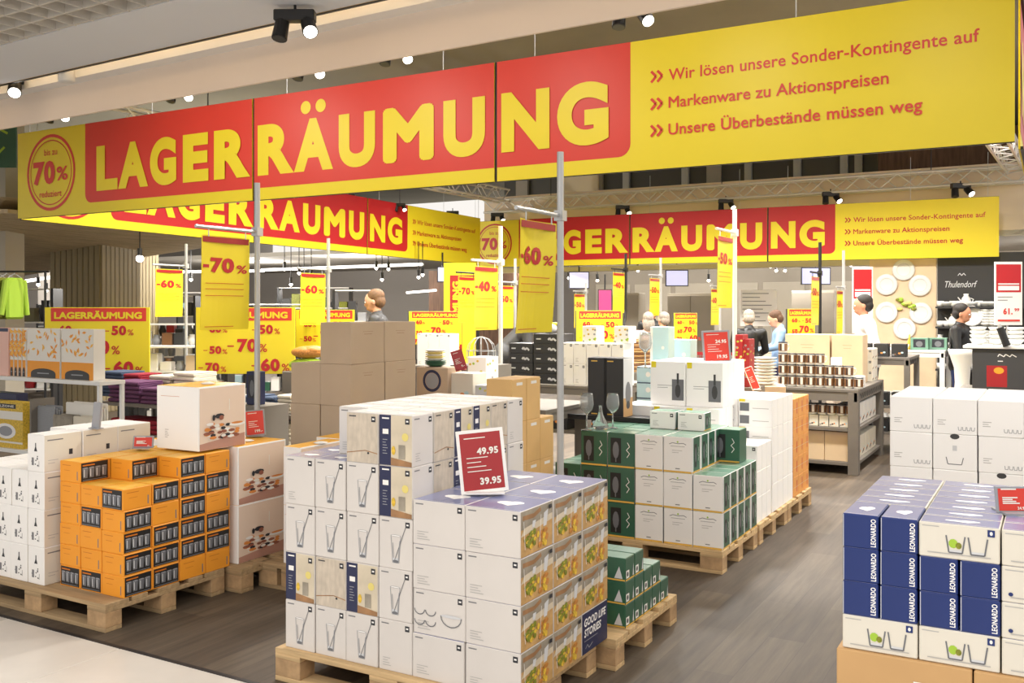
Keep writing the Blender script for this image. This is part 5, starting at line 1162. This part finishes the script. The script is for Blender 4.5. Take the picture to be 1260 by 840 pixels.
m = MB(); m.box(-.15, .15, -.03, .03, 0, .2, 'black'); x = onY(308, 5.9)[0]; o = carton('picture_box', 'dark box with white dish picture behind the red price card', 'box', None, x-.05, x+.08, 5.9, 6.0, .838, 1.12, ('navy',)*3, {'F': 'gift'}); m.bm.free()
b = MB(); b.box(x-.2, x+.2, 5.82, 6.15, 0, .836, 'shelf_grey'); tag(b.build('display_plinth'), 'grey plinth under the dark dish-picture box', 'plinth')
# garments, cushions
x, y = W(384, 10.0)
b = MB(); b.box(-.24, .26, -.2, .2, 0, 1.0, 'shelf_grey', bev=.01); tag(b.build('display_plinth', None, (x, y, 0)), 'grey plinth with orange and green cushions', 'plinth')
def cushion(lab, px, Z, z, s, mat):
    x, y = W(px, Z); m = MB(); m.ball((0, 0, s*.35), (s, s*.7, s*.35), mat, 16); m.ball((s*.3, -s*.1, s*.45), (s*.6, s*.55, s*.28), mat, 14); tag(m.build('cushion', None, (x, y, z), .4), lab, 'cushion')
cushion('lime green cushion lying on the plinth', 377, 10.0, 1.0, .19, 'lime'); cushion('orange cushion on top of the lime one', 380, 10.0, 1.13, .19, 'herb_orange')
# ------------------------------------------------------------ far left store
def rack(label, px, Z, w, h, cols, mats_, shelves=4, y0=0):
    short = ' '.join(label.split(',')[0].split()[:6])
    x, y = W(px, Z); t = thing('shelf_rack', label, 'shelving', (x, y, 0), TH)
    for s in (-1, 1): m = MB(); m.box(-.02, .02, -.15, .15, 0, h, 'dark_metal'); m.build('upright', t, (s*w/2, 0, 0))
    for k in range(shelves): m = MB(); m.box(-w/2+.02, w/2-.02, -.15, .15, -.02, 0, 'white_metal'); m.build('shelf', t, (0, 0, h*(k+1)/shelves))
    n = 0
    for k in range(shelves):
        zz = h*(k)/shelves if k else .02
        for i in range(cols):
            mt = mats_[(i*3+k*5+int(px)) % len(mats_)]; hh_ = random.uniform(.1, h/shelves*.7); dx = (i+.5)*(w-.1)/cols-w/2+.05; ww = (w-.1)/cols*.42
            m = MB()
            if (i+k) % 3 == 0: m.lathe([(0, 0), (ww*.7, 0), (ww, hh_*.5), (ww*.6, hh_*.8), (ww*.65, hh_), (0, hh_)], (0, 0, 0), mt, 10); nm = 'vase'
            else: m.box(-ww, ww, -.08, .08, 0, hh_, mt, bev=.005); nm = 'box'
            o = m.build('shelf_'+nm, None, (x+CT*dx, y+ST*dx, zz+.001), TH); tag(o, f"small {nm}, {ORD[i]} from left, {TIER[k].replace('tier', 'level')}, {short}", nm, f"goods on the {label.split(',')[0]}"); n += 1
G1 = ['charcoal', 'white', 'glass_grey', 'sign_red', 'cream', 'grey_ink', 'soft_black']
rack('grey rack far left, beside the clad pillar', 78, 19, .9, 1.75, 5, G1); rack('dark rack between the pillar and the small flag', 200, 18, 1.3, 1.9, 7, G1, 5); rack('rack behind the large sale board, left of the centre', 345, 19, 1.2, 1.75, 6, ['green_box', 'cream', 'charcoal', 'white'])
rack('black rack directly left of the man in grey', 440, 15, .7, 1.95, 4, ['soft_black', 'glass_grey', 'charcoal', 'white'], 4); rack('white goods rack beyond the small far left flag', 215, 13, 1.4, 1.45, 8, ['white', 'glass_grey', 'charcoal', 'cream', 'brown_print'], 5)
rack('rack of dark items at the left edge behind the tray boxes', 28, 14, 1.0, 1.95, 4, ['soft_black', 'olive_towel', 'white', 'sign_red'])
rack('black and white goods rack under the far left linear light', 140, 22, 1.6, 1.9, 6, G1, 5); rack('pale rack right of the small far left flag', 262, 20, 1.4, 2.0, 6, ['white', 'glass_grey', 'ice_blue', 'charcoal', 'light_wood'], 5)
rack('rack with green plants behind the left -60% flag', 388, 20, 1.5, 2.1, 7, ['green_box', 'leaf_green', 'white', 'charcoal', 'cream'], 5); rack('low white rack between the towel piles and sale boards', 222, 11.6, 1.2, 1.2, 7, ['white', 'glass_grey', 'charcoal', 'cream', 'light_wood'], 4)
for i in range(4):
    x, y = W(-12+i*10, 11.5); m = MB(); mt = 'leaf_green' if i < 3 else 'lime'
    m.box(-.13, .13, -.03, .03, -.3, .2, mt, bev=.025); m.tube((-.12, 0, .17), (-.19, .01, -.25), .045, mt, 10, .035); m.tube((.12, 0, .17), (.19, .01, -.25), .045, mt, 10, .035); m.tube((-.1, 0, .2), (0, 0, .25), .006, 'steel', 6); m.tube((.1, 0, .2), (0, 0, .25), .006, 'steel', 6); m.tube((0, 0, .25), (0, 0, .29), .004, 'steel', 6)
    tag(m.build('hanging_garment', None, (x, y, HZ(362, 11.5)), 1.75), f"yellow-green garment hanging at the left edge, {ORD[i]} from left", 'garment', 'garments at the left edge')
x, y = W(10, 11.5); m = MB(); m.tube((-.5, 0, HZ(334, 11.5)), (.5, 0, HZ(334, 11.5)), .012, 'dark_metal', 8); m.tube((-.45, 0, 0), (-.45, 0, HZ(334, 11.5)), .015, 'dark_metal', 8); m.tube((.45, 0, 0), (.45, 0, HZ(334, 11.5)), .015, 'dark_metal', 8); tag(m.build('garment_rail', None, (x, y, 0), TH), 'dark garment rail at the left edge', 'rail')
def lbar(lab, px0, py0, px1, py1, Z0, Z1, r=.03):
    a = (*W(px0, Z0), HZ(py0, Z0)); b_ = (*W(px1, Z1), HZ(py1, Z1)); m = MB(); m.tube(a, b_, r, 'tube_light', 8); tag(m.build('linear_light'), lab, 'ceiling light')
lbar('long linear ceiling light in the left store area', 175, 335, 325, 333, 21, 21); lbar('long linear ceiling light behind the left flags', 322, 332, 520, 325, 21, 19); lbar('linear light at the far left edge of the store', 10, 349, 82, 338, 18.4, 18.4); lbar('short linear light on the brown wood wall', 500, 360, 537, 357, 17, 17, .02)
n = 0
for px, py in sorted(((172, 318), (185, 321), (14, 352), (30, 355), (47, 350), (57, 357), (66, 351), (72, 345), (235, 344), (350, 331), (358, 350), (368, 336), (374, 351), (383, 338), (463, 330), (470, 344), (478, 331), (515, 341), (520, 338), (770, 333), (785, 333), (948, 328), (955, 333), (966, 333), (872, 345), (700, 342), (735, 345), (1110, 325), (1047, 326), (1195, 323), (1208, 323))):
    big = px in (172,); Z = 13 if big else 18.2 if px < 640 else 20.5; x, y = W(px, Z if px < 1000 else 18.0); Z = Z if px < 1000 else 18.0
    m = MB(); m.ball((0, 0, 0), .05 if big else .032, 'lens', 10); m.tube((0, 0, .02), (0, 0, .14), .03, 'black', 8); m.tube((0, 0, .14), (0, 0, max(.2, 2.945-HZ(py, Z))), .008, 'black', 6); n += 1
    tag(m.build('downlight', None, (x, y, HZ(py, Z))), f"small ceiling spotlight, {n}th from left among the distant ceiling spots" if not big else 'bright spotlight under the slatted soffit at left', 'spotlight', None if big else 'small distant ceiling spotlights')
# hanging green sign top left
X, Y = W(-22, 12.6); t = thing('hanging_sign', 'green hanging sign with yellow letters at the top left', 'sign', (X, Y, HZ(206, 12.6)), TH); m = MB(); m.box(-.6, .45, 0, .03, 0, .6, 'green_box'); p = m.build('sign_panel', t)
a = Art(.002); a.stroke([(.2+q*.09, .5+.05*((q*5) % 3-1)) for q in range(7)], .03, 'lime'); a.stroke([(.3+q*.1, .22+.05*((q*5) % 3-1)) for q in range(5)], .03, 'lime'); obj('sign_print', a.mesh('p'), p, (-.4, -.002, 0))
m = MB(); m.tube((-.4, 0, .6), (-.4, 0, 1.7), .006, 'steel', 6); m.tube((.4, 0, .6), (.4, 0, 1.7), .006, 'steel', 6); m.build('hanging_wire', t)
pillar('pillar_grey_left', 6, 13.5, .35, 5.2, 'concrete_wall', False)
# ------------------------------------------------------------ back wall details: screens, notice board, service point
def screen(lab, px0, px1, py0, py1, Z, mat):
    (xa, ya), (xb, yb) = W(px0, Z), W(px1, Z); w = math.hypot(xb-xa, yb-ya); t = thing('wall_screen', lab, 'screen', (xa, ya, HZ(py1, Z)), TH); h = HZ(py0, Z)-HZ(py1, Z)
    m = MB(); m.box(-.02, w+.02, 0, .05, -.02, h+.02, 'charcoal'); m.build('bezel', t); m = MB(); m.box(0, w, -.004, 0, 0, h, mat); m.build('display', t); m = MB(); m.tube((w/2, .03, h), (w/2, .03, h+.3), .015, 'dark_metal', 8); m.build('bracket', t)
screen('lit hanging screen left of the bent black pole', 701, 724, 335, 354, 20, 'screen'); screen('lit hanging screen behind the -50% flag in the centre', 820, 846, 333, 351, 20, 'screen'); screen('lit hanging screen right of the letter G', 987, 1021, 330, 349, 19.5, 'screen'); screen('colourful upright screen behind the sale board', 737, 752, 357, 384, 18, 'screen_red')
screen('lit white window-like screen above the brown wood wall', 539, 550, 329, 346, 19, 'screen')
(xa, ya) = W(911, 19.5); t = thing('notice_board', 'white notice board with rows of grey text on the back wall', 'board', (xa, ya, HZ(401, 19.5)), TH); m = MB(); m.box(0, .75, 0, .03, 0, .74, 'white'); p = m.build('board_panel', t); a = Art(.002); a.lines(.04, .66, .6, 8, .08, 'grey_ink', .015); obj('printed_lines', a.mesh('p'), p, (0, -.002, 0)); m = MB(); m.tube((.1, .05, -.7), (.1, .05, .7), .015, 'steel', 8); m.tube((.65, .05, -.7), (.65, .05, .7), .015, 'steel', 8); m.build('support_post', t)
for lab, px, w, h, Z in (('grey cabinet on the back wall left of the bald man', 765, .8, 2.0, 21), ('grey cabinet on the back wall right of the bald man', 850, 1.1, 2.0, 21.3), ('grey door-like cabinet on the back wall behind the mug table', 1000, .9, 2.05, 20.5)):
    x, y = W(px, Z); t = thing('wall_cabinet', lab, 'cabinet', (x, y, 0)); m = MB(); m.box(-w/2, w/2, 0, .4, 0, h, 'concrete_wall', bev=.005); m.build('body', t)
    for s in (-1, 1): m = MB(); m.box(-w/4+.005, w/4-.005, -.02, 0, .05, h-.05, 'panel_stone', bev=.004); d = m.build('door', t, (s*w/4, 0, 0)); m = MB(); m.box(-.01, .01, -.04, -.02, h*.45, h*.55, 'steel'); m.build('handle', d, (-s*w*.2, 0, 0))
x, y = W(945, 14.8); table('service counter behind the man in the black jacket', x-1.0, x+1.0, y-.1, y+.5, 1.0, (.5,), 'beige_wall' if 'beige_wall' in MATS else 'cream')
# red shopping baskets behind the price card and wicker baskets
for k in range(3):
    x, y = W(872, 9.6); m = MB(); m.box(-.2, .2, -.12, .12, 0, .012, 'sign_red')
    for s in (-1, 1):
        m.box(-.2, .2, s*.12-.004, s*.12+.004, .08, .1, 'sign_red'); m.box(s*.2-.004, s*.2+.004, -.12, .12, .08, .1, 'sign_red')
        for q in range(9): m.box(-.2+q*.05-.004, -.2+q*.05+.004, s*.12-.003, s*.12+.003, 0, .09, 'sign_red')
    tag(m.build('shopping_basket', None, (x+.05, y, .9+k*.105), .2), f"red slatted basket behind the price card, {('lowest', 'middle', 'topmost')[k]} of the stack", 'basket')
b = MB(); b.box(-.3, .35, -.2, .2, 0, .899, 'shelf_grey'); tag(b.build('display_plinth', None, (x+.05, y, 0), .2), 'grey plinth under the red baskets', 'plinth')
for i, px in enumerate((913, 921)):
    x, y = W(px, 8.6); carton('gift_box', f"red box with white pattern right of the white pole, {('left', 'right')[i]} one", 'box', None, x-.04, x+.03, y-.08, y+.1, .95, 1.42-.04*i, ('sign_red',)*3, {'F': 'floral', 'R': 'floral'})
b = MB(); x, y = W(917, 8.6); b.box(-.13, .13, -.15, .18, 0, .949, 'shelf_grey'); tag(b.build('display_plinth', None, (x, y, 0)), 'grey plinth under the red patterned boxes', 'plinth')
for k in range(3):
    x, y = W(778, 10.3); m = MB()
    for q in range(5): m.lathe([(.2-.004*(4-q), q*.022), (.212-.004*(4-q), q*.022+.011), (.2-.004*(4-q), q*.022+.02)], (0, 0, 0), 'brown_print' if q % 2 else 'kraft', 20)
    m.lathe([(0, .001), (.19, .001), (.19, .006), (0, .006)], (0, 0, 0), 'kraft', 20)
    tag(m.build('wicker_basket', None, (x, y, .98+k*.115)), f"round wicker basket behind the dark glass cartons, {('lowest', 'middle', 'topmost')[k]} of three", 'basket')
b = MB(); b.box(-.3, .3, -.25, .25, 0, .979, 'shelf_grey'); tag(b.build('display_plinth', None, (x, y, 0)), 'grey plinth under the wicker baskets', 'plinth')
# drop leftovers of temporary curves
bpy.context.view_layer.update()
